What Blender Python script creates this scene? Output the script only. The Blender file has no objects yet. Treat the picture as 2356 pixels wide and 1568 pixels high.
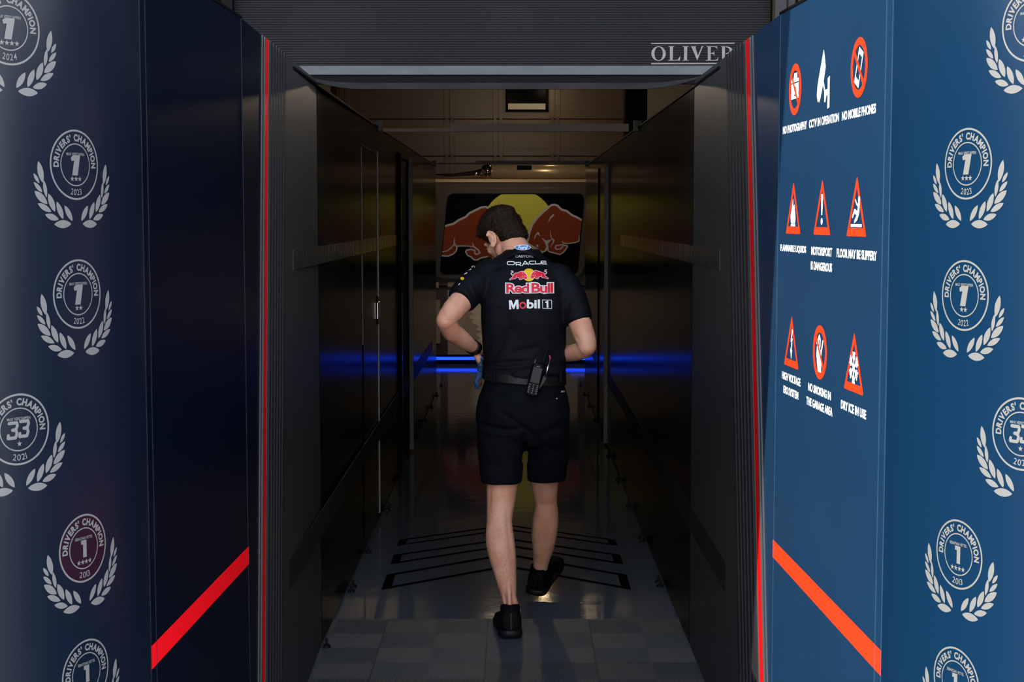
import bpy, bmesh, math, random
import numpy as np
from mathutils import Vector, Matrix, noise
from mathutils.bvhtree import BVHTree
from mathutils.geometry import tessellate_polygon
random.seed(7)
R = math.radians
SC = bpy.context.scene
COL = SC.collection

# ------------------------------------------------------------------ camera
PIT = R(4.52); FPX = 3570.0; CX = 1183.0; CY = 784.0; CH = 1.6
cam_d = bpy.data.cameras.new('camera'); cam = bpy.data.objects.new('camera', cam_d); COL.objects.link(cam)
cam_d.sensor_width = 36.0; cam_d.lens = FPX/2356*36; cam_d.shift_x = -5/2356
cam_d.clip_start = 0.05; cam_d.clip_end = 300
cam.location = (0, 0, CH); cam.rotation_euler = (R(90)-PIT, 0, 0)
SC.camera = cam

# ------------------------------------------------------------------ world, sun, exposure
SC.view_settings.view_transform = 'Standard'; SC.view_settings.look = 'None'
SC.view_settings.gamma = 1.0; SC.view_settings.use_curve_mapping = False
SC.view_settings.exposure = 0.0
w = bpy.data.worlds.new('sky'); SC.world = w; w.use_nodes = True
bg = w.node_tree.nodes['Background']
# hazy sky: bright towards the horizon, deeper overhead
_nt=w.node_tree; _tc=_nt.nodes.new('ShaderNodeTexCoord'); _sx=_nt.nodes.new('ShaderNodeSeparateXYZ'); _cr=_nt.nodes.new('ShaderNodeValToRGB')
_nt.links.new(_tc.outputs['Generated'],_sx.inputs['Vector']); _nt.links.new(_sx.outputs['Z'],_cr.inputs['Fac']); _nt.links.new(_cr.outputs['Color'],bg.inputs['Color'])
_e=_cr.color_ramp.elements; _e[0].position=0.0; _e[0].color=(1.0,.99,.98,1); _e[1].position=.9; _e[1].color=(.30,.38,.55,1)
_m=_e.new(.35); _m.color=(.72,.80,.95,1)
bg.inputs['Strength'].default_value = 5.2
sun_d = bpy.data.lights.new('sun', 'SUN'); sun = bpy.data.objects.new('sun', sun_d); COL.objects.link(sun)
sun_d.energy = 12.5; sun_d.color = (1.0, 0.93, 0.84); sun_d.angle = R(0.25)
sun.rotation_euler = Vector((-1, -0.3, 1.3)).to_track_quat('Z', 'Y').to_euler()
sun.location = (-3, -1, 6)

# ------------------------------------------------------------------ helpers
def P(u, v, Y):
    a = (u-CX)/FPX; b = (CY-v)/FPX
    dy = math.cos(PIT)+b*math.sin(PIT); dz = -math.sin(PIT)+b*math.cos(PIT)
    t = Y/dy
    return Vector((a*t, Y, CH+dz*t))
def PX(u, v, x):                       # on the plane X = x
    a = (u-CX)/FPX; b = (CY-v)/FPX
    dy = math.cos(PIT)+b*math.sin(PIT); dz = -math.sin(PIT)+b*math.cos(PIT)
    t = x/a
    return Vector((x, dy*t, CH+dz*t))
def PF(u, v):                          # on the floor
    b = (CY-v)/FPX
    dy = math.cos(PIT)+b*math.sin(PIT); dz = -math.sin(PIT)+b*math.cos(PIT)
    t = -CH/dz
    return Vector(((u-CX)/FPX*t, dy*t, 0))
def depth(p): return p[1]*math.cos(PIT)+(CH-p[2])*math.sin(PIT)
def px(p): return depth(p)/FPX         # metres per pixel at p

def tag(o, label=None, cat=None, group=None, kind=None):
    if label: o['label'] = label
    if cat: o['category'] = cat
    if group: o['group'] = group
    if kind: o['kind'] = kind
    return o
def empty(name, loc=(0,0,0)):
    o = bpy.data.objects.new(name, None); COL.objects.link(o); o.location = loc; o.empty_display_size = .1
    return o
def setp(o, parent):
    if parent is not None:
        bpy.context.view_layer.update()
        o.parent = parent
        m = Matrix.Identity(4); q = parent
        m = world_mat(parent)
        o.matrix_parent_inverse = m.inverted()
def world_mat(o):
    m = Matrix.LocRotScale(o.location, o.rotation_euler, o.scale)
    if o.parent: m = world_mat(o.parent) @ o.matrix_parent_inverse @ m
    return m

class MB:
    def __init__(s): s.v=[]; s.f=[]; s.m=[]
    def add(s, V, F, mi=0):
        b=len(s.v); s.v += [tuple(q) for q in V]
        for f in F: s.f.append(tuple(b+i for i in f)); s.m.append(mi)
        return s
    def box(s, a, b, mi=0, M=None):
        x0,y0,z0=a; x1,y1,z1=b
        V=[Vector(q) for q in ((x0,y0,z0),(x1,y0,z0),(x1,y1,z0),(x0,y1,z0),(x0,y0,z1),(x1,y0,z1),(x1,y1,z1),(x0,y1,z1))]
        if M is not None: V=[M@q for q in V]
        return s.add(V, [(0,3,2,1),(4,5,6,7),(0,1,5,4),(1,2,6,5),(2,3,7,6),(3,0,4,7)], mi)
    def hexa(s, P8, mi=0):
        return s.add(P8, [(0,3,2,1),(4,5,6,7),(0,1,5,4),(1,2,6,5),(2,3,7,6),(3,0,4,7)], mi)
    def rings(s, rs, mi=0, cap=True, closed=True):
        n=len(rs[0]); b=len(s.v)
        for r in rs: s.v += [tuple(q) for q in r]
        for i in range(len(rs)-1):
            for j in range(n if closed else n-1):
                k=(j+1)%n
                s.f.append((b+i*n+j, b+i*n+k, b+(i+1)*n+k, b+(i+1)*n+j)); s.m.append(mi)
        if cap:
            s.f.append(tuple(b+j for j in range(n))[::-1]); s.m.append(mi)
            s.f.append(tuple(b+(len(rs)-1)*n+j for j in range(n))); s.m.append(mi)
        return s
    def tube(s, pts, rad, n=12, mi=0, flat=1.0, ref=(0,0,1), cap=True):
        pts=[Vector(p) for p in pts]; rs=[]
        if not hasattr(rad,'__len__'): rad=[rad]*len(pts)
        for i,p in enumerate(pts):
            t=(pts[min(i+1,len(pts)-1)]-pts[max(i-1,0)]).normalized()
            r=Vector(ref)
            if abs(t.dot(r))>.95: r=Vector((1,0,0)) if abs(t.x)<.9 else Vector((0,1,0))
            a=t.cross(r).normalized(); b=t.cross(a).normalized()
            ra=rad[i]; 
            if hasattr(ra,'__len__'): r1,r2=ra
            else: r1,r2=ra,ra*flat
            rs.append([p+a*(math.cos(2*math.pi*k/n)*r1)+b*(math.sin(2*math.pi*k/n)*r2) for k in range(n)])
        return s.rings(rs, mi, cap)
    def ell(s, c, r, mi=0, M=None, n=20, m=12):
        c=Vector(c); V=[]; F=[]
        for i in range(m+1):
            th=math.pi*i/m
            for j in range(n):
                ph=2*math.pi*j/n
                q=Vector((r[0]*math.sin(th)*math.cos(ph), r[1]*math.sin(th)*math.sin(ph), r[2]*math.cos(th)))+c
                V.append(M@q if M is not None else q)
        for i in range(m):
            for j in range(n):
                k=(j+1)%n; F.append((i*n+j,(i+1)*n+j,(i+1)*n+k,i*n+k))
        return s.add(V,F,mi)
    def build(s, name, mats, parent=None, smooth=False, bevel=0, recalc=True):
        me=bpy.data.meshes.new(name); me.from_pydata(s.v,[],s.f)
        if not isinstance(mats,(list,tuple)): mats=[mats]
        for m in mats: me.materials.append(m)
        me.polygons.foreach_set('material_index', s.m)
        if recalc:
            bm=bmesh.new(); bm.from_mesh(me); bmesh.ops.recalc_face_normals(bm, faces=bm.faces); bm.to_mesh(me); bm.free()
        if smooth: me.polygons.foreach_set('use_smooth',[True]*len(me.polygons))
        me.update()
        o=bpy.data.objects.new(name, me); COL.objects.link(o)
        if bevel:
            b=o.modifiers.new('bevel','BEVEL'); b.width=bevel; b.segments=2; b.limit_method='ANGLE'
        setp(o,parent)
        return o

def superring(c, rx, ry, p=2.0, n=40, tilt=0.0):
    out=[]
    for k in range(n):
        a=2*math.pi*k/n; ca,sa=math.cos(a),math.sin(a)
        x=rx*math.copysign(abs(ca)**(2/p),ca); y=ry*math.copysign(abs(sa)**(2/p),sa)
        out.append(Vector((c[0]+x, c[1]+y, c[2]+tilt*y)))
    return out
def solid_remesh(mb, voxel, smooth=4, fn=None):
    """union of closed shapes as one continuous surface; returns mesh data"""
    o=mb.build('tmp_union', [], recalc=True)
    md=o.modifiers.new('r','REMESH'); md.mode='VOXEL'; md.voxel_size=voxel
    if smooth:
        sm=o.modifiers.new('s','SMOOTH'); sm.factor=.5; sm.iterations=smooth
    dg=bpy.context.evaluated_depsgraph_get(); dg.update()
    me=bpy.data.meshes.new_from_object(o.evaluated_get(dg))
    old=o.data; bpy.data.objects.remove(o); bpy.data.meshes.remove(old)
    if fn:
        co=[v.co.copy() for v in me.vertices]; no=[v.normal.copy() for v in me.vertices]
        for i,v in enumerate(me.vertices): v.co = fn(co[i], no[i])
    me.polygons.foreach_set('use_smooth',[True]*len(me.polygons)); me.update()
    return me
def from_mesh(name, me, mats, parent):
    me.name=name
    me.materials.clear()
    for m in (mats if isinstance(mats,(list,tuple)) else [mats]): me.materials.append(m)
    o=bpy.data.objects.new(name, me); COL.objects.link(o); setp(o,parent); return o

# ---- materials
def mat(name, col, rough=.5, metal=0., spec=.5, coat=0., coat_r=.05, emit=None, es=1., bump=0., bscale=60., var=0., vscale=6., stretch=(1,1,1), sheen=0., sss=0., ior=1.5):
    m=bpy.data.materials.new(name); m.use_nodes=True; nt=m.node_tree; b=nt.nodes['Principled BSDF']
    b.inputs['Base Color'].default_value=(*col,1); b.inputs['Roughness'].default_value=rough; b.inputs['Metallic'].default_value=metal
    b.inputs['Specular IOR Level'].default_value=spec; b.inputs['Coat Weight'].default_value=coat; b.inputs['Coat Roughness'].default_value=coat_r
    b.inputs['IOR'].default_value=ior
    if sheen: b.inputs['Sheen Weight'].default_value=sheen; b.inputs['Sheen Roughness'].default_value=.4
    if sss:
        b.inputs['Subsurface Weight'].default_value=sss; b.inputs['Subsurface Radius'].default_value=(.012,.005,.003); b.inputs['Subsurface Scale'].default_value=.6
    if emit: b.inputs['Emission Color'].default_value=(*emit,1); b.inputs['Emission Strength'].default_value=es
    L=nt.links
    tc=nt.nodes.new('ShaderNodeTexCoord'); mp=nt.nodes.new('ShaderNodeMapping'); mp.inputs['Scale'].default_value=stretch
    L.new(tc.outputs['Object'], mp.inputs['Vector'])
    if var:
        n=nt.nodes.new('ShaderNodeTexNoise'); n.inputs['Scale'].default_value=vscale; n.inputs['Detail'].default_value=5
        L.new(mp.outputs['Vector'], n.inputs['Vector'])
        r=nt.nodes.new('ShaderNodeMapRange'); r.inputs['From Min'].default_value=.3; r.inputs['From Max'].default_value=.7
        r.inputs['To Min'].default_value=1-var; r.inputs['To Max'].default_value=1+var
        L.new(n.outputs['Fac'], r.inputs['Value'])
        mx=nt.nodes.new('ShaderNodeVectorMath'); mx.operation='SCALE'; mx.inputs[0].default_value=col
        L.new(r.outputs['Result'], mx.inputs['Scale']); L.new(mx.outputs['Vector'], b.inputs['Base Color'])
    if bump:
        n=nt.nodes.new('ShaderNodeTexNoise'); n.inputs['Scale'].default_value=bscale; n.inputs['Detail'].default_value=4
        L.new(mp.outputs['Vector'], n.inputs['Vector'])
        bp=nt.nodes.new('ShaderNodeBump'); bp.inputs['Strength'].default_value=bump; bp.inputs['Distance'].default_value=.002
        L.new(n.outputs['Fac'], bp.inputs['Height']); L.new(bp.outputs['Normal'], b.inputs['Normal'])
    return m
M={}
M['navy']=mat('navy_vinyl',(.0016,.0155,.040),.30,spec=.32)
M['navy_shade']=mat('navy_vinyl_shaded',(.0020,.0062,.0140),.30,spec=.28)  # same navy vinyl, the left curve's shade put into the colour
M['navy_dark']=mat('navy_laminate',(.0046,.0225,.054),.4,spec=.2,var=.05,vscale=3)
M['navy_dark_shade']=mat('navy_laminate_shaded',(.0012,.0030,.0085),.35,ior=1.12,var=.05,vscale=3)  # navy laminate darkened to imitate shade on the left flat side
M['silver_ink']=mat('silver_ink',(.138,.138,.131),.5)
M['plum']=mat('plum_disc',(.011,.002,.007),.4,spec=.3)  # fills the ring of a single emblem on the left screen
M['red']=mat('red_vinyl',(.95,.004,.010),.5,spec=.12)
M['orange']=mat('bright_red_vinyl',(.95,.030,.006),.5,spec=.15)
M['white']=mat('white_vinyl',(.86,.86,.84),.5)
M['alu']=mat('aluminium',(.55,.54,.52),.32,metal=1.)
M['alu_w']=mat('pale_edge_trim',(.05,.05,.05),.4)
M['wall']=mat('satin_black_panel',(.0055,.0052,.0048),.17,ior=1.03,var=.1,vscale=2)
M['wall_near']=mat('satin_charcoal_panel',(.026,.026,.025),.45,ior=1.3,var=.08,vscale=4)
M['rib']=mat('charcoal_rib',(.016,.016,.017),.5,spec=.2)
M['black']=mat('matt_black',(.003,.003,.003),.6,ior=1.15)
M['rubber']=mat('black_rubber',(.004,.004,.004),.55,ior=1.25)
M['shutter']=mat('grey_shutter',(.0125,.0128,.0138),.55,ior=1.15,var=.12,vscale=2.5)
M['shut_bar']=mat('brushed_shutter_bar',(.060,.066,.070),.45,metal=.0,spec=.2,var=.16,vscale=7,stretch=(1,1,4))
M['lip']=mat('rubber_lip',(.016,.016,.016),.6,ior=1.15,var=.25,vscale=9,stretch=(1,1,6))
M['facade']=mat('dark_facade',(.020,.022,.022),.7)
M['plaster']=mat('painted_concrete',(.30,.28,.25),.8,var=.08)
M['oliver']=mat('stencil_paint',(.14,.13,.12),.6,var=.2,vscale=40)
M['door']=mat('brown_sectional_door',(.092,.058,.036),.42,var=.06,vscale=3)
M['gold']=mat('pearl_awning_metal',(.52,.39,.24),.30,metal=.5)
M['chrome']=mat('chrome',(.6,.45,.4),.08,metal=1.)
M['frame']=mat('taupe_frame',(.062,.051,.038),.35,spec=.3)
M['glass_b']=mat('black_glass',(.003,.003,.0035),.2,ior=1.06)
M['pic_y']=mat('sun_yellow_print',(.66,.66,.10),.5,spec=.1)
M['pic_b']=mat('rust_red_print',(.24,.048,.018),.5,spec=.1)
M['pic_w']=mat('lilac_grey_print',(.56,.53,.62),.5,spec=.1)
M['beige']=mat('beige_panel',(.56,.46,.37),.6)
M['pale']=mat('pale_patch',(.95,.86,.72),.8,var=.12,vscale=20)
M['outside_view']=mat('pale_outside_view',(.75,.72,.68),.6)
M['brace']=mat('taupe_brace',(.42,.33,.25),.5)
M['tape']=mat('black_floor_tape',(.0030,.0030,.0026),.8,ior=1.0)
M['shirt']=mat('navy_polo_knit',(.0028,.0032,.0052),.7,spec=.16,bump=.25,bscale=900,sheen=.0)
M['shorts']=mat('navy_shorts_cloth',(.0022,.0026,.0052),.8,spec=.12,bump=.2,bscale=700,sheen=.0)
M['belt']=mat('black_leather',(.0075,.0075,.007),.42,ior=1.35,var=.4,vscale=60)
M['shoe']=mat('black_mesh_shoe',(.0020,.0020,.0022),.7,ior=1.2,bump=.4,bscale=500)
M['sole']=mat('black_sole',(.0055,.0055,.0055),.5,ior=1.3)
M['sock']=mat('navy_sock',(.003,.003,.006),.9,ior=1.15)
M['hair']=mat('dark_brown_hair',(.020,.0115,.0065),.7,spec=.12,bump=1.0,bscale=330,var=.6,vscale=140)
M['watch']=mat('black_watch_strap',(.004,.005,.005),.5,ior=1.3)
M['radio']=mat('black_radio_plastic',(.003,.003,.003),.45,ior=1.2)
M['screen']=mat('radio_screen',(.016,.017,.017),.3,ior=1.25)
M['key']=mat('radio_key_print',(.32,.30,.26),.5)
M['steel']=mat('steel_plug',(.55,.54,.50),.25,metal=1.)
M['pink']=mat('pink_boot',(.50,.03,.10),.5)
M['blue']=mat('blue_glove',(.003,.035,.09),.7)
M['brown']=mat('brown_leather',(.05,.015,.006),.6)
M['lw']=mat('print_white',(.80,.80,.76),.6)
M['lr']=mat('print_red',(.72,.004,.025),.6)
M['ly']=mat('print_yellow',(.80,.48,.003),.6)
M['lb']=mat('print_blue',(.02,.14,.45),.5)
M['led']=mat('blue_led',(.0,.02,.1),.4,emit=(.006,.055,1.0),es=2.6)
M['led_dim']=mat('blue_led_dim',(.0,.01,.05),.4,emit=(.0,.02,.6),es=.35)
M['bulb']=mat('warm_bulb',(1,.8,.5),.4,emit=(1,.72,.38),es=75.)
M['bulb2']=mat('fill_bulb',(1,.8,.5),.4,emit=(1,.78,.5),es=20.)
M['door_trim']=mat('door_edge_trim',(.30,.285,.26),.4,spec=.3)
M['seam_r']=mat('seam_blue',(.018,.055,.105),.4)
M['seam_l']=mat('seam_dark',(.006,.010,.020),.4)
M['strip']=mat('red_edging',(.60,.003,.003),.5,spec=.1)
M['concrete']=mat('pit_lane_concrete',(.24,.24,.24),.85,var=.15,vscale=1.5)

def skin_mat():
    m=mat('skin',(.50,.262,.178),.5,spec=.35,sss=.25); nt=m.node_tree; b=nt.nodes['Principled BSDF']; L=nt.links
    tc=nt.nodes.new('ShaderNodeTexCoord')
    n1=nt.nodes.new('ShaderNodeTexNoise'); n1.inputs['Scale'].default_value=14; n1.inputs['Detail'].default_value=6
    L.new(tc.outputs['Object'],n1.inputs['Vector'])
    mp=nt.nodes.new('ShaderNodeMapping'); mp.inputs['Scale'].default_value=(620,620,110); mp.inputs['Rotation'].default_value=(0,R(20),0)
    L.new(tc.outputs['Object'],mp.inputs['Vector'])
    n2=nt.nodes.new('ShaderNodeTexNoise'); n2.inputs['Scale'].default_value=1; n2.inputs['Detail'].default_value=2
    L.new(mp.outputs['Vector'],n2.inputs['Vector'])
    r1=nt.nodes.new('ShaderNodeValToRGB'); e=r1.color_ramp.elements
    e[0].position=.35; e[0].color=(.71,.37,.245,1); e[1].position=.68; e[1].color=(.61,.265,.155,1)
    L.new(n1.outputs['Fac'],r1.inputs['Fac'])
    r2=nt.nodes.new('ShaderNodeValToRGB'); e=r2.color_ramp.elements
    e[0].position=.30; e[0].color=(.45,.36,.30,1); e[1].position=.46; e[1].color=(1,1,1,1)
    L.new(n2.outputs['Fac'],r2.inputs['Fac'])
    # leg hair only below the knees
    sp=nt.nodes.new('ShaderNodeSeparateXYZ'); L.new(tc.outputs['Object'],sp.inputs['Vector'])
    mr=nt.nodes.new('ShaderNodeMapRange'); mr.inputs['From Min'].default_value=.60; mr.inputs['From Max'].default_value=.40
    mr.inputs['To Min'].default_value=.10; mr.inputs['To Max'].default_value=.75
    L.new(sp.outputs['Z'],mr.inputs['Value'])
    mx=nt.nodes.new('ShaderNodeMix'); mx.data_type='RGBA'; mx.blend_type='MULTIPLY'
    L.new(mr.outputs['Result'],mx.inputs[0]); L.new(r1.outputs['Color'],mx.inputs[6]); L.new(r2.outputs['Color'],mx.inputs[7])
    L.new(mx.outputs[2],b.inputs['Base Color'])
    return m
M['skin']=skin_mat()

# ---- procedural floor materials
def nmath(nt,op,a,b=None,c=None):
    n=nt.nodes.new('ShaderNodeMath'); n.operation=op
    for i,q in enumerate((a,b,c)):
        if q is None: continue
        if isinstance(q,(int,float)): n.inputs[i].default_value=q
        else: nt.links.new(q,n.inputs[i])
    return n.outputs[0]
def mat_mat():
    m=mat('ribbed_floor_tile',(.03,.034,.038),.5,spec=.4); nt=m.node_tree; b=nt.nodes['Principled BSDF']; L=nt.links
    tc=nt.nodes.new('ShaderNodeTexCoord'); sp=nt.nodes.new('ShaderNodeSeparateXYZ'); L.new(tc.outputs['Object'],sp.inputs['Vector'])
    X=nmath(nt,'ADD',sp.outputs['X'],20.106-.002); Y=nmath(nt,'ADD',sp.outputs['Y'],20-6.10)
    tx=nmath(nt,'PINGPONG',X,.2); ty=nmath(nt,'PINGPONG',Y,.1978)
    s=nmath(nt,'ADD',tx,ty)
    w1=nmath(nt,'FRACT',nmath(nt,'DIVIDE',s,.0152))
    ridge=nmath(nt,'PINGPONG',w1,.5)              # 0..0.5
    rr=nmath(nt,'SMOOTH_MIN',nmath(nt,'MULTIPLY',ridge,3.2),1.0,.25)
    # tile seams every .4 m
    fx=nmath(nt,'PINGPONG',X,.2); 
    sx=nmath(nt,'LESS_THAN',nmath(nt,'PINGPONG',X,.2),.0022)
    sy=nmath(nt,'LESS_THAN',nmath(nt,'PINGPONG',Y,.1978),.0016)
    seam=nmath(nt,'MAXIMUM',sx,sy)
    # per tile tone
    cb=nt.nodes.new('ShaderNodeCombineXYZ'); L.new(nmath(nt,'FLOOR',nmath(nt,'DIVIDE',X,.4)),cb.inputs[0]); L.new(nmath(nt,'FLOOR',nmath(nt,'DIVIDE',Y,.1978)),cb.inputs[1])
    wn=nt.nodes.new('ShaderNodeTexWhiteNoise'); wn.noise_dimensions='2D'; L.new(cb.outputs[0],wn.inputs['Vector'])
    tone=nmath(nt,'MULTIPLY_ADD',wn.outputs['Value'],.45,.75)
    v=nmath(nt,'MULTIPLY',nmath(nt,'MULTIPLY_ADD',rr,.75,.25),tone)
    v=nmath(nt,'MULTIPLY',v,nmath(nt,'SUBTRACT',1.0,nmath(nt,'MULTIPLY',seam,.8)))
    vm=nt.nodes.new('ShaderNodeVectorMath'); vm.operation='SCALE'; vm.inputs[0].default_value=(.066,.077,.088)
    L.new(v,vm.inputs['Scale']); L.new(vm.outputs[0],b.inputs['Base Color'])
    bp=nt.nodes.new('ShaderNodeBump'); bp.inputs['Strength'].default_value=.8; bp.inputs['Distance'].default_value=.003
    L.new(rr,bp.inputs['Height']); L.new(bp.outputs['Normal'],b.inputs['Normal'])
    return m
def gloss_floor():
    m=mat('glossy_grey_floor_paint',(.060,.068,.078),.07,ior=1.12); nt=m.node_tree; b=nt.nodes['Principled BSDF']; L=nt.links
    tc=nt.nodes.new('ShaderNodeTexCoord')
    n=nt.nodes.new('ShaderNodeTexNoise'); n.inputs['Scale'].default_value=7; n.inputs['Detail'].default_value=3; L.new(tc.outputs['Object'],n.inputs['Vector'])
    n2=nt.nodes.new('ShaderNodeTexNoise'); n2.inputs['Scale'].default_value=45; n2.inputs['Detail'].default_value=2; L.new(tc.outputs['Object'],n2.inputs['Vector'])
    h=nmath(nt,'MULTIPLY_ADD',n2.outputs['Fac'],.12,n.outputs['Fac'])
    bp=nt.nodes.new('ShaderNodeBump'); bp.inputs['Strength'].default_value=.035; bp.inputs['Distance'].default_value=.02
    L.new(h,bp.inputs['Height']); L.new(bp.outputs['Normal'],b.inputs['Normal'])
    return m
def barcode_mat(name, c1, c2, scale, r1=.12, r2=.5):
    m=mat(name,c1,r1); nt=m.node_tree; b=nt.nodes['Principled BSDF']; L=nt.links
    tc=nt.nodes.new('ShaderNodeTexCoord'); mp=nt.nodes.new('ShaderNodeMapping'); mp.inputs['Scale'].default_value=(0,scale,0)
    L.new(tc.outputs['Object'],mp.inputs['Vector'])
    n=nt.nodes.new('ShaderNodeTexNoise'); n.inputs['Scale'].default_value=1; n.inputs['Detail'].default_value=1; L.new(mp.outputs['Vector'],n.inputs['Vector'])
    st=nmath(nt,'GREATER_THAN',n.outputs['Fac'],.5)
    mx=nt.nodes.new('ShaderNodeMix'); mx.data_type='RGBA'; L.new(st,mx.inputs[0]); mx.inputs[6].default_value=(*c1,1); mx.inputs[7].default_value=(*c2,1)
    L.new(mx.outputs[2],b.inputs['Base Color'])
    L.new(nmath(nt,'MULTIPLY_ADD',st,r2-r1,r1),b.inputs['Roughness'])
    return m
M['mat']=mat_mat(); M['floor']=gloss_floor()
M['bar']=barcode_mat('fine_striped_band',(.055,.050,.040),(.008,.008,.008),70)
M['band']=mat('glossy_charcoal_band',(.018,.018,.018),.35,ior=1.05)

# ---- 2D decals
class G2:
    def __init__(s): s.p=[]
    def add(s,V,F,mi=0,h=0): s.p.append(([tuple(q)[:2] for q in V],F,mi,h)); return s
    def poly(s,pts,mi=0,h=0,holes=()):
        loops=[[Vector((x,y,0)) for x,y in pts]]+[[Vector((x,y,0)) for x,y in hh] for hh in holes]
        tr=tessellate_polygon(loops); V=[p for l in loops for p in l]
        return s.add([(q.x,q.y) for q in V],[tuple(t) for t in tr],mi,h)
    def disc(s,cx,cy,r,mi=0,h=0,n=40,ry=None):
        ry=ry or r
        V=[(cx+r*math.cos(2*math.pi*k/n),cy+ry*math.sin(2*math.pi*k/n)) for k in range(n)]
        return s.add(V,[tuple(range(n))],mi,h)
    def ring(s,cx,cy,r0,r1,mi=0,h=0,n=56,k=1.0):
        V=[];F=[]
        for i in range(n):
            a=2*math.pi*i/n; V+=[(cx+r0*math.cos(a),cy+r0*k*math.sin(a)),(cx+r1*math.cos(a),cy+r1*k*math.sin(a))]
        for i in range(n):
            j=(i+1)%n; F.append((2*i,2*j,2*j+1,2*i+1))
        return s.add(V,F,mi,h)
    def stroke(s,pts,w,mi=0,h=0,closed=False):
        pts=[Vector(p) for p in pts]; n=len(pts)
        ww = w if hasattr(w,'__len__') else [w]*n
        for i in range(n if closed else n-1):
            a,b=pts[i],pts[(i+1)%n]; d=b-a
            if d.length<1e-9: continue
            d.normalize(); q=Vector((-d.y,d.x)); wa=ww[i]/2; wb=ww[(i+1)%n]/2
            s.add([a-q*wa,b-q*wb,b+q*wb,a+q*wa],[(0,1,2,3)],mi,h)
        for i,p in enumerate(pts): s.disc(p.x,p.y,ww[i]/2*.99,mi,h,n=10)
        return s
    def xf(s,fn):
        for i,(V,F,mi,h) in enumerate(s.p): s.p[i]=([fn(*q) for q in V],F,mi,h)
        return s
    def merge(s,o,dx=0,dy=0,sc=1,rot=0,dh=0,mi=None):
        c,sn=math.cos(rot),math.sin(rot)
        for V,F,m,h in o.p:
            s.p.append(([(dx+sc*(c*x-sn*y),dy+sc*(sn*x+c*y)) for x,y in V],F,m if mi is None else mi,h+dh))
        return s
    def bbox(s):
        xs=[q[0] for p in s.p for q in p[0]]; ys=[q[1] for p in s.p for q in p[0]]
        return min(xs),min(ys),max(xs),max(ys)
    def fit(s,w,h,cx=0,cy=0):
        x0,y0,x1,y1=s.bbox(); sx=w/(x1-x0); sy=(h/(y1-y0)) if h else sx; mx,my=(x0+x1)/2,(y0+y1)/2
        return s.xf(lambda x,y:(cx+(x-mx)*sx,cy+(y-my)*sy))
def decal(name,g,fn,mats,parent=None,grid=None,base=.0010,lay=.0006):
    bm=bmesh.new()
    for ix,(V,F,mi,h) in enumerate(g.p):
        vs=[bm.verts.new((x,y,h+.015*(ix%40))) for x,y in V]
        for f in F:
            if len(set(f))<3: continue
            try: fc=bm.faces.new([vs[i] for i in f]); fc.material_index=mi
            except ValueError: pass
    if grid:
        x0,y0,x1,y1=g.bbox()
        for ax,a,b in ((0,x0,x1),(1,y0,y1)):
            st=grid[ax]
            if not st: continue
            k=math.ceil(a/st)
            while k*st<b:
                co=(k*st,0,0) if ax==0 else (0,k*st,0); no=(1,0,0) if ax==0 else (0,1,0)
                bmesh.ops.bisect_plane(bm,geom=bm.verts[:]+bm.edges[:]+bm.faces[:],plane_co=co,plane_no=no,dist=1e-7); k+=1
    for v in bm.verts:
        r=fn(v.co.x,v.co.y,base+lay*v.co.z)
        v.co=r
    me=bpy.data.meshes.new(name); bm.to_mesh(me); bm.free()
    for m in (mats if isinstance(mats,(list,tuple)) else [mats]): me.materials.append(m)
    o=bpy.data.objects.new(name,me); COL.objects.link(o); setp(o,parent); return o
_gc={}
def text(s_,off=0.0,shear=0.0,space=1.0,mi=0,h=0):
    key=(s_,off,shear,space)
    if key not in _gc:
        c=bpy.data.curves.new('t','FONT'); c.body=s_; c.size=1; c.offset=off; c.shear=shear; c.space_character=space; c.resolution_u=4
        o=bpy.data.objects.new('t',c); COL.objects.link(o)
        dg=bpy.context.evaluated_depsgraph_get(); dg.update()
        me=bpy.data.meshes.new_from_object(o.evaluated_get(dg))
        _gc[key]=([(v.co.x,v.co.y) for v in me.vertices],[tuple(p.vertices) for p in me.polygons])
        bpy.data.objects.remove(o); bpy.data.curves.remove(c); bpy.data.meshes.remove(me)
    V,F=_gc[key]
    return G2().add(list(V),F,mi,h)

# ================================================================== SETTING
CR=(.656,3.88); ER=(.712,2.95); CL=(-.685,3.95); EL=(-.709,2.97)
TOP=2.10
SH_Y=5.74
def struct(o): o['kind']='structure'; return o
# floors
struct(MB().add([(-3.6,6.10,0),(3.6,6.10,0),(3.6,20.6,0),(-3.6,20.6,0),(-3.6,6.10,-.2),(3.6,6.10,-.2),(3.6,20.6,-.2),(-3.6,20.6,-.2)],[(0,1,2,3),(4,7,6,5),(0,4,5,1),(1,5,6,2),(2,6,7,3),(3,7,4,0)]).build('floor',M['floor'],recalc=False))
tile=MB().box((-1.6,4.3,-.2),(1.6,6.10,.004)).build('floor_tiles',M['mat']); struct(tile)
gr=MB().box((-30,-40,-.2),(30,4.3,0)); gr.box((-30,4.3,-.2),(-1.6,5.6,0)).box((1.6,4.3,-.2),(30,5.6,0)); struct(gr.build('ground',M['concrete']))
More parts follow.
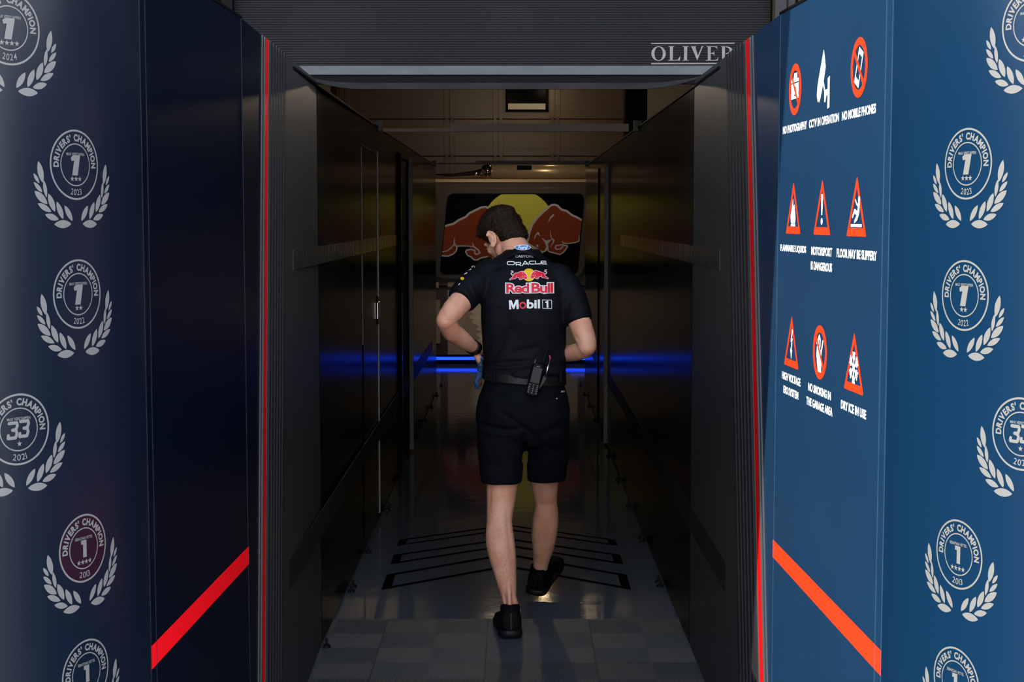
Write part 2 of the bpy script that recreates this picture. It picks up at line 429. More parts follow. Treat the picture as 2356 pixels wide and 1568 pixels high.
# garage shell
struct(MB().box((-3.7,SH_Y+.1,0),(-3.6,20.6,3.9)).build('wall_garage_left',M['plaster']))
struct(MB().box((3.6,SH_Y+.1,0),(3.7,20.6,3.9)).build('wall_garage_right',M['plaster']))
struct(MB().box((-3.7,20.5,0),(3.7,20.6,3.9)).build('wall_back',M['plaster']))
struct(MB().box((-3.7,SH_Y+.1,3.8),(3.7,20.6,3.9)).build('ceiling',M['facade']))
fa=MB(); fa.box((-12,SH_Y+.02,0),(-1.15,SH_Y+.12,7.0)).box((1.04,SH_Y+.02,0),(12,SH_Y+.12,7.0)).box((-1.15,SH_Y+.08,2.6),(1.04,SH_Y+.14,7.0))
struct(fa.build('wall_front',M['facade']))
struct(MB().box((-12,2.64,7.0),(12,SH_Y+.2,7.4)).build('ceiling_shadow_caster',M['facade']))  # unseen slab, added to cast the shadow edge on the right screen
tr=MB(); tr.box((.945,SH_Y-.05,0),(.985,SH_Y+.02,3.2)).box((.995,SH_Y-.03,0),(1.02,SH_Y+.02,3.2)); struct(tr.build('trim_1',M['rib']))
tr=MB(); tr.box((-1.06,SH_Y-.05,0),(-1.02,SH_Y+.02,3.2)); struct(tr.build('trim_2',M['black']))

# tunnel walls: panel, then the ribbed end near the camera
def wx_left(Y):
    if Y>5.7: return -.72
    t=(5.7-Y)/(5.7-3.95); return -.72+t*(.035)
def wx_right(Y): return .656
def tunnel(side):
    wx=wx_left if side<0 else wx_right
    k=.13 if side<0 else .225
    nm='wall_left' if side<0 else 'wall_right'
    o=-1 if side<0 else 1      # outward
    segs=[]
    root=struct(MB().add(*slab(wx,5.72,14.3,0.012,2.08,o,.03)).build(nm,M['wall']))
    y0=4.83 if side>0 else 4.80
    y_red0=(4.365,4.43) if side>0 else (4.36,4.42)
    def YL(Y0,z): return Y0-k*(TOP-z)
    def leanslab(Ya,Yb,off=0.,th=.03,z0=.012,z1=TOP,Ya_fixed=None,Yb_fixed=None):
        V=[]
        for z in (z0,z1):
            ya=Ya_fixed if Ya_fixed is not None else YL(Ya,z); yb=Yb_fixed if Yb_fixed is not None else YL(Yb,z)
            xa=wx(ya)-o*off; xb=wx(yb)-o*off
            V+=[(xa,ya,z),(xb,yb,z),(wx(yb)+o*th,yb,z),(wx(ya)+o*th,ya,z)]
        return V
    near=MB().hexa(leanslab(y0,0,Yb_fixed=5.70)).build('near_panel',M['wall_near'],root); tag(near,'charcoal satin panel next to the shutter')
    rb=MB(); n=6; ys=y_red0[1]+.02; w=(y0-ys)/n
    rb.hexa(leanslab(ys,y0,off=-.008,th=.03))
    for i in range(n): rb.hexa(leanslab(ys+w*i+.012,ys+w*(i+1)-.010,off=.006,th=0.012))
    rb.build('ribbed_jamb',M['rib'],root)
    MB().hexa(leanslab(y_red0[1]+.002,y_red0[1]+.018,off=.004)).build('edge_trim',M['alu_w'],root)
    tag(MB().hexa(leanslab(*y_red0,off=.003)).build('red_strip',M['strip'],root),'thin red vertical strip')
    MB().hexa(leanslab(y_red0[0]-.012,y_red0[0]-.002,off=.004)).build('edge_trim',M['alu_w'],root)
    C=CR if side>0 else CL
    j=MB().hexa(leanslab(0,y_red0[0]-.012,Ya_fixed=C[1],off=0.)).build('navy_jamb',M['navy_dark'] if side>0 else M['navy_dark_shade'],root)
    MB().hexa(leanslab(y_red0[0]-.055,y_red0[0]-.047,off=.003)).build('edge_trim',M['alu_w'],root)
    # bands and seams on the long panels
    def strip(name,ya,yb,za,zb,m,off=.0015,th=0.003):
        V=[]
        for z in (za,zb): V+=[(wx(ya)-o*off,ya,z),(wx(yb)-o*off,yb,z),(wx(yb)+o*th,yb,z),(wx(ya)+o*th,ya,z)]
        return MB().hexa(V).build(name,m,root)
    strip('striped_band',4.95,9.6,1.435,1.500,M['bar']); 
    strip('glossy_band',4.75,13.6,.44,.535,M['band'],off=.0004)
    strip('joint',5.70,5.72,.012,2.10,M['black'],off=-.004)
    top=MB()
    for (ya,yb) in ((5.0,8.25),(8.35,13.9)):
        top.hexa([(wx(ya)-o*.004,ya,2.075),(wx(yb)-o*.004,yb,2.075),(wx(yb)+o*.034,yb,2.075),(wx(ya)+o*.034,ya,2.075),
                  (wx(ya)-o*.004,ya,2.083),(wx(yb)-o*.004,yb,2.083),(wx(yb)+o*.034,yb,2.083),(wx(ya)+o*.034,ya,2.083)])
    top.build('top_rail',M['black'],root)
    return root,strip,wx,o
def slab(wx,ya,yb,z0,z1,o,th):
    V=[]
    for z in (z0,z1): V+=[(wx(ya),ya,z),(wx(yb),yb,z),(wx(yb)+o*th,yb,z),(wx(ya)+o*th,ya,z)]
    return V,[(0,3,2,1),(4,5,6,7),(0,1,5,4),(1,2,6,5),(2,3,7,6),(3,0,4,7)]
WL,stripL,_,_=tunnel(-1)
WR,stripR,_,_=tunnel(1)
# door in the left wall
dl=MB().box((-.7195,7.36,.05),(-.716,8.15,1.93)).build('door_1',M['wall']); struct(dl)
MB().box((-.722,8.15,.04),(-.712,8.185,1.95)).build('door_edge',M['door_trim'],dl)
MB().box((-.722,7.345,1.0),(-.7165,7.358,1.95)).build('door_edge',M['frame'],dl)
MB().box((-.722,7.345,1.935),(-.7155,8.15,1.945)).build('door_edge',M['frame'],dl)
hd=MB(); a=PX(866,697,-.708); b=PX(866,737,-.708); hd.box((-.716,8.05,b.z),(-.704,8.15,a.z)); hd.box((-.716,8.11,b.z-.03),(-.709,8.15,a.z+.03))
hd.build('door_handle',M['steel'],dl,bevel=.004)
# opening with a post farther along the left wall, and its twin on the right
d2=MB().box((-.7195,9.70,.03),(-.7155,10.55,1.98)).build('door_2',M['black']); struct(d2)
MB().box((-.722,9.66,.02),(-.700,9.72,2.0)).build('door_frame',M['wall'],d2)
MB().box((-.722,10.55,.02),(-.690,10.60,2.0)).build('door_frame',M['frame'],d2)
MB().box((-.722,9.66,1.98),(-.710,10.55,2.01)).build('door_frame',M['wall'],d2)
d3=MB().box((.650,10.95,.03),(.6555,11.9,1.98)).build('door_3',M['wall']); struct(d3)
MB().box((.630,10.85,.02),(.658,10.91,1.98)).build('door_frame',M['frame'],d3)
MB().box((.640,11.9,.02),(.658,11.95,1.98)).build('door_frame',M['wall'],d3)

# levelling feet under the tunnel walls
def foot_mesh():
    mb=MB()
    mb.tube([(0,0,.0),(0,0,.008),(0,0,.014)],[.016,.0155,.008],14); mb.tube([(0,0,.012),(0,0,.035)],.004,8); mb.box((-.006,-.007,.022),(.006,.007,.030))
    return mb
fproto=None
def put_foot(x,Y,side,lab):
    global fproto
    if fproto is None: o=foot_mesh().build('levelling_foot',M['rubber'],smooth=False); fproto=o
    else: o=fproto.copy(); COL.objects.link(o)
    o.location=(x,Y,.004 if Y<6.1 else 0)
    tag(o,lab,'foot',group='levelling feet along the %s tunnel wall'%side)
Ls=[(1491,'small black levelling foot on the ribbed tiles at the left wall'),(1361,'nearest of two paired black feet at the left wall before the door'),(1350,'farther of two paired black feet at the left wall before the door'),(1271,'single black foot at the left wall short of the chevrons'),(1172,'black foot beneath the silver door edge on the left wall'),(1163,'black foot just past the silver door edge on the left wall'),
    (1101,'nearer black foot in front of the left doorway post'),(1094,'farther black foot in front of the left doorway post'),(1007,'first black foot beyond the left doorway post'),(968,'second black foot beyond the left doorway post'),(937,'third black foot beyond the left doorway post'),(910,'fourth black foot beyond the left doorway post'),(888,'farthest black foot along the left wall')]
for v,l in Ls:
    p=PF(900,v); put_foot(-.700,p.y,'left',l)
Rs=[(1349,'nearer of the paired black feet at the right wall by the near chevron'),(1339,'farther of the paired black feet at the right wall by the near chevron'),(1246,'nearer of the paired black feet at the right wall by the far chevron'),(1238,'farther of the paired black feet at the right wall by the far chevron'),(1165,'black foot at the right wall beyond the chevrons'),(1104,'second black foot at the right wall beyond the chevrons'),(1049,'third black foot at the right wall, just before the door frame'),
    (1004,'black foot under the pale door frame on the right wall'),(967,'first black foot past the right door frame'),(935,'second black foot past the right door frame'),(909,'third black foot past the right door frame'),(887,'farthest black foot along the right wall')]
for v,l in Rs:
    p=PF(1400,v); put_foot(.636,p.y,'right',l)

# cross braces between the wall tops
def brace(Y,uA,uB,uC,v0,v1,lab):
    r=empty('cross_brace',(0,Y,2.085)); tag(r,lab,'brace',group='cross braces over the tunnel')
    a=P(uA,v1,Y); b=P(uB,v1,Y); c=P(uC,v1,Y); t=P(uB,v0,Y)
    MB().box((a.x,Y-.01,a.z),(b.x,Y+.01,a.z+(t.z-b.z)*.45)).build('inner_tube',M['brace'],r)
    MB().box((b.x,Y-.022,b.z),(c.x,Y+.022,t.z)).build('outer_tube',M['brace'],r)
    MB().box((-.735,Y-.03,2.06),(-.70,Y+.03,2.115)).build('end_bracket',M['alu_w'],r)
    MB().box((.635,Y-.03,2.06),(.675,Y+.03,2.115)).build('end_bracket',M['alu_w'],r)
brace(8.3,882,1038,1446,285,303,'taupe telescopic brace spanning the wall tops nearest the shutter')
brace(14.0,1003,1095,1345,370,378,'thin far brace spanning the wall tops above the awning tube')

# ------------------------------------------------------------------ roller shutter
sh=empty('roller_shutter',(0,SH_Y,2.1)); tag(sh,'grey corrugated roller shutter partly raised above the tunnel entrance, with a silver bottom bar','roller shutter')
zb=P(1180,152,SH_Y).z; zc=P(1180,173,SH_Y).z
V=[];F=[]; z=zb; i=0
pit=.0088
prof=[]
while z<3.15:
    prof += [(SH_Y-.0035,z+.001),(SH_Y-.0035,z+pit*.62),(SH_Y,z+pit*.70),(SH_Y,z+pit*.96)]; z+=pit
for (y,z) in prof: V+=[(-1.03,y,z),(.935,y,z)]
for i in range(len(prof)-1): F.append((2*i,2*i+1,2*i+3,2*i+2))
mb=MB().add(V,F); mb.box((-1.03,SH_Y+.001,zb),(.935,SH_Y+.012,3.15)); mb.build('curtain',M['shutter'],sh,recalc=False)
MB().box((-1.02,SH_Y-.014,zc),(.93,SH_Y+.02,zb)).build('bottom_bar',M['shut_bar'],sh,bevel=.002)
z1=P(1180,191,SH_Y).z; z2=P(1180,205,SH_Y).z
MB().box((-1.02,SH_Y-.004,z1-.003),(.93,SH_Y+.02,zc-.0005)).build('seal_holder',M['black'],sh)
# hanging rubber lip that curls up at both ends
mb=MB(); rs=[]
N=60
for i in range(N+1):
    x=-.765+ i/N*(.675+.765)
    e=0
    if x<-.56: e=((-.56-x)/.205)**2*.040
    if x>.46: e=((x-.46)/.215)**2*.040
    rs.append([(x,SH_Y-.008,z2+e),(x,SH_Y-.008,z1+e*.55),(x,SH_Y+.008,z1+e*.55),(x,SH_Y+.008,z2+e)])
mb.rings(rs); mb.build('rubber_lip',M['lip'],sh)
def oliver():
    g=G2()
    def o_(cx,cy,rx,ry,irx,iry):
        n=40; return [(cx+rx*math.cos(2*math.pi*k/n),cy+ry*math.sin(2*math.pi*k/n)) for k in range(n)],[[(cx+irx*math.cos(2*math.pi*k/n),cy+iry*math.sin(2*math.pi*k/n)) for k in range(n)]]
    a,h=o_(500,393,152,152,86,138); g.poly(a,holes=h)
    def serif(x0,x1,y,d): g.poly([(x0,y),(x1,y),(x1-25,y+d*12),(x0+25,y+d*12)])
    g.poly([(735,245),(800,245),(795,535),(735,535)]); serif(695,835,240,1); g.poly([(690,538),(945,538),(955,440),(935,470),(900,515),(860,525),(700,527)])
    g.poly([(1030,245),(1098,245),(1092,535),(1030,535)]); serif(985,1140,240,1); g.poly([(985,538),(1135,538),(1110,526),(1010,526)])
    g.poly([(1180,245),(1265,245),(1320,440),(1395,245),(1425,245),(1305,535)]); g.poly([(1165,240),(1290,240),(1270,252),(1185,252)]); g.poly([(1380,240),(1450,240),(1430,252),(1395,252)])
    g.poly([(1525,245),(1590,245),(1585,535),(1525,535)]); g.poly([(1495,240),(1720,240),(1725,310),(1705,275),(1670,255),(1500,252)])
    g.poly([(1580,378),(1640,372),(1660,330),(1665,450),(1645,405),(1580,392)]); g.poly([(1480,538),(1735,538),(1750,450),(1720,505),(1680,525),(1495,526)])
    g.poly([(1822,245),(1885,245),(1880,535),(1822,535)]); serif(1790,1900,240,1); serif(1785,1920,538,-1)
    n=16; arc=[(1900+140*math.sin(math.pi*k/n),323-80*math.cos(math.pi*k/n)) for k in range(n+1)]; inn=[(1900+78*math.sin(math.pi*k/n),323-62*math.cos(math.pi*k/n)) for k in range(n+1)]
    g.poly(arc+inn[::-1]); g.poly([(1900,395),(1960,395),(2090,538),(2010,538)])
    g.poly([(345,172),(2088,165),(2083,188),(345,191)]); g.poly([(345,587),(2088,583),(2083,608),(345,614)])
    return g
g=oliver()
def f_ol(x,y,h):
    p=P(1460+x/9.0615,80+y/9.0615,SH_Y-.0035); return (p.x,SH_Y-.0040-h,p.z)
decal('painted_lettering',g,f_ol,M['oliver'],sh)

# ------------------------------------------------------------------ entrance screens
class Path:
    """plan of a screen: straight run from the corner, then a curve turning outwards"""
    def __init__(s,C,E,side,r,phimax):
        s.C=Vector(C); s.E=Vector(E); s.side=side; d=(s.E-s.C); s.L=d.length; s.d=d/s.L; s.r=r
        s.phi0=math.atan2(abs(s.d.x),-s.d.y); s.total=s.L+r*(phimax-s.phi0)
    def at(s,t):
        if t<=s.L:
            p=s.C+s.d*t; ph=s.phi0
        else:
            ph=s.phi0+(t-s.L)/s.r
            p=Vector((s.E.x+s.side*s.r*(math.cos(s.phi0)-math.cos(ph)), s.E.y-s.r*(math.sin(ph)-math.sin(s.phi0))))
        n=Vector((-s.side*math.cos(ph),-math.sin(ph)))   # towards the viewer side
        return p,n
    def s_of_u(s,u,z):
        best=None
        for i in range(2000):
            t=s.total*i/2000; p,n=s.at(t); d=p.y*math.cos(PIT)+(CH-z)*math.sin(PIT)
            e=abs(CX+FPX*p.x/d-u)
            if best is None or e<best[0]: best=(e,t)
        return best[1]
PR=Path(CR,ER,1,.813,R(78)); PL=Path(CL,EL,-1,.588,R(82))
def screen(path,name,lab):
    r=empty(name,(path.C.x,path.C.y,0)); tag(r,lab,'screen',group='navy entrance screens')
    def sheet(nm,t0,t1,n,m,z0=.03,z1=TOP,th=.03):
        mb=MB(); rs=[]
        for i in range(n+1):
            t=t0+(t1-t0)*i/n; p,nn=path.at(t)
            q=p-nn*th
            rs.append([(p.x,p.y,z0),(p.x,p.y,z1),(q.x,q.y,z1),(q.x,q.y,z0)])
        mb.rings(rs); o=mb.build(nm,m,r)
        if n>4:
            o.data.polygons.foreach_set('use_smooth',[True]*len(o.data.polygons))
            e=o.modifiers.new('e','EDGE_SPLIT'); e.split_angle=R(40)
        return o
    flat=sheet('flat_panel',0.0,path.L,1,M['navy_dark'] if path.side>0 else M['navy_dark_shade']); cur=sheet('curved_panel',path.L+.001,path.total,60,M['navy'] if path.side>0 else M['navy_shade'])
    for t in (.006,path.L-.045,path.L-.004):
        mb=MB(); p,nn=path.at(t); q,_=path.at(t+.003)
        a=p+nn*.0008; b=q+nn*.0008
        mb.add([(a.x,a.y,.03),(b.x,b.y,.03),(b.x,b.y,TOP),(a.x,a.y,TOP)],[(0,1,2,3)]); 
        mb.hexa([(p.x,p.y,.03),(q.x,q.y,.03),(b.x,b.y,.03),(a.x,a.y,.03),(p.x,p.y,TOP-.001),(q.x,q.y,TOP-.001),(b.x,b.y,TOP-.001),(a.x,a.y,TOP-.001)])
        mb.v=mb.v[4:]; mb.f=[tuple(i-4 for i in f) for f in mb.f[1:]]; mb.m=mb.m[1:]
        mb.build('panel_seam',M['seam_r'] if path.side>0 else M['seam_l'],flat)
    mb=MB(); rs=[]
    for i in range(41):
        t=path.total*i/40; p,nn=path.at(t); a=p+nn*.002; q=p-nn*.032
        rs.append([(a.x,a.y,TOP),(a.x,a.y,TOP+.006),(q.x,q.y,TOP+.006),(q.x,q.y,TOP)])
    mb.rings(rs).build('top_cap',M['black'],r)
    sgn=path.side
    def fmap(t0,z0):
        def f(x,y,h):
            p,nn=path.at(t0+sgn*x); return (p.x+nn.x*h,p.y+nn.y*h,z0+y)
        return f
    return r,flat,cur,fmap
SR,flatR,curR,fR=screen(PR,'entrance_screen','sunlit navy screen right of the tunnel, carrying safety symbols and laurel emblems')
SL,flatL,curL,fL=screen(PL,'entrance_screen','shaded navy screen left of the tunnel, with laurel emblems and a red stripe')
# red stripes
def stripe(path,f,t0,t1,zt0,zt1,zb0,zb1,m,parent):
    g=G2().poly([(0,zb0),(t1-t0,zb1),(t1-t0,zt1),(0,zt0)]) if path.side>0 else G2().poly([(0,zb0),(-(t1-t0),zb1),(-(t1-t0),zt1),(0,zt0)])
    return decal('red_stripe',g,f(t0,0),m,parent,base=.0006,lay=.00025)
def zz(path,t,v):
    p,_=path.at(t); return P(1183,v,p.y).z
stripe(PR,fR,0,PR.L,zz(PR,0,1240),zz(PR,PR.L,1497),zz(PR,0,1280),zz(PR,PR.L,1555),M['orange'],flatR)
stripe(PL,fL,0,PL.L,zz(PL,0,1255),zz(PL,PL.L,1487),zz(PL,0,1296),zz(PL,PL.L,1541),M['red'],flatL)

def star(cx,cy,r):
    return [(cx+(r if k%2==0 else r*.42)*math.sin(math.pi*k/5),cy+(r if k%2==0 else r*.42)*math.cos(math.pi*k/5)) for k in range(10)]
LEAF=[((-1.18,-.536),(-1.31,.065),.20),((-1.295,-.55),(-1.47,-.275),.11),((-1.07,-.94),(-1.15,-.46),.13),((-1.205,-.80),(-1.47,-.52),.13),((-1.045,-1.12),(-1.455,-.765),.21),
      ((-.795,-1.34),(-1.01,-.83),.20),((-.92,-1.34),(-1.36,-1.11),.17),((-.51,-1.55),(-.73,-1.05),.19),((-.67,-1.555),(-1.13,-1.42),.18),((-.17,-1.60),(-.455,-1.157),.18),((-.22,-1.68),(-.83,-1.69),.23)]
def emblem(num,stars,year,who,style):
    g=G2()
    g.ring(0,0,.945,1.0); g.ring(0,0,.575,.61)
    def arc_text(s_,r,a0,a1,hgt,flip=False,off=.03):
        ws=[]
        for ch in s_:
            if ch==' ': ws.append(.42); continue
            t=text(ch,off); x0,y0,x1,y1=t.bbox(); ws.append(x1-x0+.085)
        tot=sum(ws); acc=0
        for ch,wd in zip(s_,ws):
            mid=(acc+wd/2)/tot; acc+=wd
            if ch==' ': continue
            a=a0+(a1-a0)*mid
            t=text(ch,off); x0,y0,x1,y1=t.bbox(); mx=(x0+x1)/2; span=abs(a1-a0)*r/tot
            sc=hgt/.73
            t.xf(lambda x,y:((x-mx)*span*.98,(y-.36)*sc))
            g.merge(t,r*math.cos(a),r*math.sin(a),1,a-math.pi/2 if not flip else a+math.pi/2)
    arc_text("DRIVERS' CHAMPION",.775,R(187),R(-7),.19,off=.048)
    arc_text(year,.775,R(-90-17),R(-90+17),.18,True,off=.01)
    t=text(who,.02); t.fit(.74,.085,0,.30); g.merge(t)
    if num=='1':
        if style=='i': g.poly([(-.20,.20),(-.10,.27),(.19,.27),(.075,-.30),(-.155,-.30),(-.065,.12),(-.17,.10)])
        else: g.poly([(-.13,.24),(.10,.24),(.10,-.27),(-.05,-.27),(-.05,.12),(-.13,.12)])
    else:
        t3=G2()
        t3.stroke([(-.13,.21),(.13,.21),(.15,.12),(.10,.01),(-.02,0),(.10,-.02),(.13,-.12),(.08,-.24),(-.17,-.24),(-.16,-.15)],.10)
        g.merge(t3,-.19,0,.92); g.merge(t3,.17,.02,.92)
    for k in range(stars): g.poly(star((k-(stars-1)/2)*.155,-.40,.085))
    for (a,b,wd) in LEAF:
        for sx in (1,-1):
            A=Vector((a[0]*1.07*sx,a[1])); B=Vector((b[0]*1.07*sx,b[1])); d=B-A; q=Vector((-d.y,d.x)).normalized(); n=10
            up=[]; dn=[]
            for k in range(n+1):
                t=k/n; ww=wd/2*(math.sin(math.pi*t)**.75)*(1.0); c=A+d*t
                up.append(tuple(c+q*ww)); dn.append(tuple(c-q*ww))
            g.poly(up+dn[::-1][1:-1])
    return g
ER_=.0612
EM=[(0,'1',3,'2023','MAX VERSTAPPEN','i',1.693),(0,'1',2,'2022','MAX VERSTAPPEN','i',1.467),(0,'1',4,'2013','SEBASTIAN VETTEL','s',1.014),(0,'1',3,'2012','SEBASTIAN VETTEL','s',.787),
    (1,'1',4,'2024','MAX VERSTAPPEN','i',1.915),(1,'33',1,'2021','MAX VERSTAPPEN','i',1.243)]
for path,f,cur,ua,ub in ((PR,fR,curR,2221,2360),(PL,fL,curL,178,33)):
    ta=path.s_of_u(ua,1.55); tb=path.s_of_u(ub,1.55)
    for c,num,st,yr,who,sty,z in EM:
        g=emblem(num,st,yr,who,sty).xf(lambda x,y:(x*ER_,y*ER_))
        t0=ta if c==0 else tb
        mats=[M['silver_ink'],M['plum']]
        if path.side<0 and yr=='2013': g.disc(0,0,.95*ER_,1,-1)
        decal('laurel_emblem',g,f(t0,z),mats,cur,grid=(.012,None),base=.0006,lay=.00025)

# ---- safety signs on the right flat panel
def s_on(u,z): return PR.s_of_u(u,z)
def tri_border(hh=.124,w=.145,base=.014,sl=.018):
    a=(0,hh); b=(w/2,0); c=(-w/2,0)
    g=G2(); ci=(0,hh*.36); sc=.72
    def rnd(pts,r):
        out=[]
        for i,p in enumerate(pts):
            p=Vector(p); q0=Vector(pts[i-1]); q1=Vector(pts[(i+1)%len(pts)])
            d0=(q0-p).normalized(); d1=(q1-p).normalized()
            for k in range(5):
                t=k/4; out.append(tuple(p+d0*r*(1-t)**2+d1*r*t**2))
        return out
    inn=[(0,hh*.36+(hh-hh*.36)*.70),(w/2*.70,.017),(-w/2*.70,.017)]
    g.poly(rnd([a,c,b],.008),0,0,holes=[rnd([inn[0],inn[2],inn[1]],.003)])
    return g
def circ_border(r=.0605):
    g=G2(); g.ring(0,0,r*.74,r,0,0); g.stroke([(-r*.60,r*.60),(r*.60,-r*.60)],r*.17,0,2); return g
def pict(kind):
    g=G2()
    if kind=='camera':
        g.poly([(-.036,-.022),(.036,-.022),(.036,.014),(-.036,.014)],0,0,holes=[[(.012*math.cos(2*math.pi*k/16)+.002,.012*math.sin(2*math.pi*k/16)-.005) for k in range(16)]]); g.disc(.002,-.005,.008); g.poly([(-.036,.017),(.036,.017),(.036,.024),(.022,.026),(.020,.038),(-.008,.038),(-.012,.026),(-.036,.024)])
    if kind=='cctv':
        g.poly([(-.006,.066),(.002,.052),(.012,.026),(-.004,-.004),(-.030,-.040),(-.040,-.048),(-.046,-.040),(-.052,-.046),(-.060,-.030),(-.054,-.006),(-.034,.024)])
        g.stroke([(-.008,-.004),(.010,-.030)],.008); g.poly([(.004,-.028),(.012,-.024),(.036,-.022),(.036,-.034),(.020,-.038),(.014,-.050),(.005,-.050)]); g.poly([(.032,.000),(.048,.004),(.048,-.064),(.032,-.066)])
        g.xf(lambda x,y:(x*1.0,y*1.0))
    if kind=='phone':
        o=[(-.017,-.038),(.017,-.038),(.017,.038),(-.017,.038)]; i=[(-.012,-.024),(.012,-.024),(.012,.026),(-.012,.026)]
        rot=lambda p:(p[0]*math.cos(-.45)-p[1]*math.sin(-.45),p[0]*math.sin(-.45)+p[1]*math.cos(-.45))
        g.poly([rot(p) for p in o],0,0,holes=[[rot(p) for p in i]])
    if kind=='flame':
        g.poly([(-.020,.026),(-.026,.040),(-.020,.052),(-.014,.060),(-.010,.072),(-.002,.084),(0,.070),(.006,.064),(.012,.070),(.016,.058),(.022,.046),(.024,.034),(.018,.024),(.006,.022),(.002,.036),(-.004,.022)]); g.box=None; g.poly([(-.022,.018),(.022,.018),(.022,.023),(-.022,.023)])
    if kind=='bang':
        g.poly([(-.0065,.090),(.0065,.090),(.0075,.082),(.004,.044),(-.004,.044),(-.0075,.082)]); g.disc(0,.030,.0075)
    if kind=='slip':
        g.poly([(-.040,.019),(.040,.019),(.040,.025),(-.040,.025)]); g.disc(.018,.075,.0065); g.stroke([(.018,.066),(.014,.050),(.004,.038),(-.012,.030)],[.012,.014,.011,.006]); g.stroke([(.006,.046),(-.012,.052),(-.020,.046),(-.026,.040)],[.010,.009,.007,.006]); g.stroke([(.014,.062),(.002,.066),(-.008,.074)],.005)
    if kind=='bolt':
        g.poly([(.004,.092),(-.006,.060),(.002,.062),(-.004,.042),(-.010,.044),(.001,.018),(.010,.042),(.004,.041),(.012,.070),(.004,.068),(.014,.088)])
    if kind=='smoke':
        g.poly([(-.012,-.044),(.014,-.044),(.016,-.022),(.006,-.006),(.006,.006),(-.010,.010),(-.022,-.002),(-.024,-.020)]); g.stroke([(-.014,.004),(-.012,.030),(-.004,.036),(.004,.028),(.000,.010)],.008); g.stroke([(.008,-.010),(.026,.026)],.008); g.disc(-.024,.022,.006); g.stroke([(-.024,-.010),(-.020,.010)],.008)
    if kind=='snow':
        for k in range(6):
            a=math.pi*k/3+math.pi/6; c=Vector((math.cos(a),math.sin(a))); o=Vector((0,.050))
            g.stroke([o,o+c*.030],.0065)
            for t in (.016,.024):
                for da in (.9,-.9): 
                    d=Vector((math.cos(a+da),math.sin(a+da))); g.stroke([o+c*t,o+c*t+d*.010],.0055)
    return g
def caption(lines,zs,ws):
    g=G2()
    for l,z,w_ in zip(lines,zs,ws):
        t=text(l,.034,space=1.0); t.fit(w_,.0190,0,z); g.merge(t)
    return g
U1,U2,U3=[s_on(u,1.6) for u in (1825.5,1891.5,1971)]
SG=[('circle','camera',U1,1.904,['NO PHOTOGRAPHY'],[.237],1.814),('none','cctv',U2,1.904,['CCTV IN OPERATION'],[.254],1.814),('circle','phone',U3,1.904,['NO MOBILE PHONES'],[.245],1.814),
    ('tri','flame',U1,1.563,['FLAMMABLE LIQUIDS'],[.256],1.5265),('tri','bang',U2,1.563,['MOTORSPORT','IS DANGEROUS'],[.178,.182],1.5265),('tri','slip',U3,1.563,['FLOOR MAY BE SLIPPERY'],[.292],1.5265),
    ('tri','bolt',U1,1.244,['HIGH VOLTAGE','ERS SYSTEM'],[.186,.15],1.216),('circle','smoke',U2,1.302,['NO SMOKING IN','THE GARAGE AREA'],[.197,.228],1.215),('tri','snow',U3,1.244,['DRY ICE IN USE'],[.186],1.208)]
for kind,pk,t0,z,lines,ws,zc in SG:
    if kind=='circle': b=decal('prohibition_symbol',circ_border(),fR(t0,z),M['orange'],flatR,base=.0006,lay=.00025)
    elif kind=='tri': b=decal('warning_triangle',tri_border(),fR(t0,z),M['orange'],flatR,base=.0006,lay=.00025)
    else: b=decal('camera_symbol',pict(pk),fR(t0,z),M['white'],flatR,base=.0006,lay=.00025)
    if kind!='none': decal('pictogram',pict(pk),fR(t0,z),M['white'],b,base=.0010,lay=.00025)
    decal('caption',caption(lines,[zc-.0335*i for i in range(len(lines))],ws),fR(t0,0),M['white'],b,base=.0006,lay=.00025)

# ------------------------------------------------------------------ floor chevrons
def chevron(yb,yt,yab,yat,th,lab):
    xl,xr=-.574,.506; xm=(xl+xr)/2
    out=[(xl,yb),(xm,yab),(xr,yb),(xr,yt),(xm,yat),(xl,yt)]
    d=yt-yb; e=.040
    inn=[(xl+e,yb+th),(xm,yab+th),(xr-e,yb+th),(xr-e,yt-th),(xm,yat-th),(xl+e,yt-th)]
    sl=(yab-yb)/(xm-xl)*e
    inn=[(xl+e,yb+th+sl),(xm,yab+th),(xr-e,yb+th+sl),(xr-e,yt-th+sl),(xm,yat-th),(xl+e,yt-th+sl)]
    g=G2().poly(out,holes=[inn])
    o=decal('floor_chevron',g,lambda x,y,h:(x,y,h),M['tape'],None,base=.0012)
    tag(o,lab,'floor marking',group='black tape chevrons on the glossy floor')
chevron(6.594,6.886,7.036,7.326,.040,'largest black outlined chevron on the grey floor, nearest the ribbed tiles')
chevron(7.09,7.30,7.495,7.685,.034,'middle black outlined chevron of three on the grey floor')
chevron(7.50,7.645,7.89,8.03,.026,'narrowest black outlined chevron, farthest from the ribbed tiles')

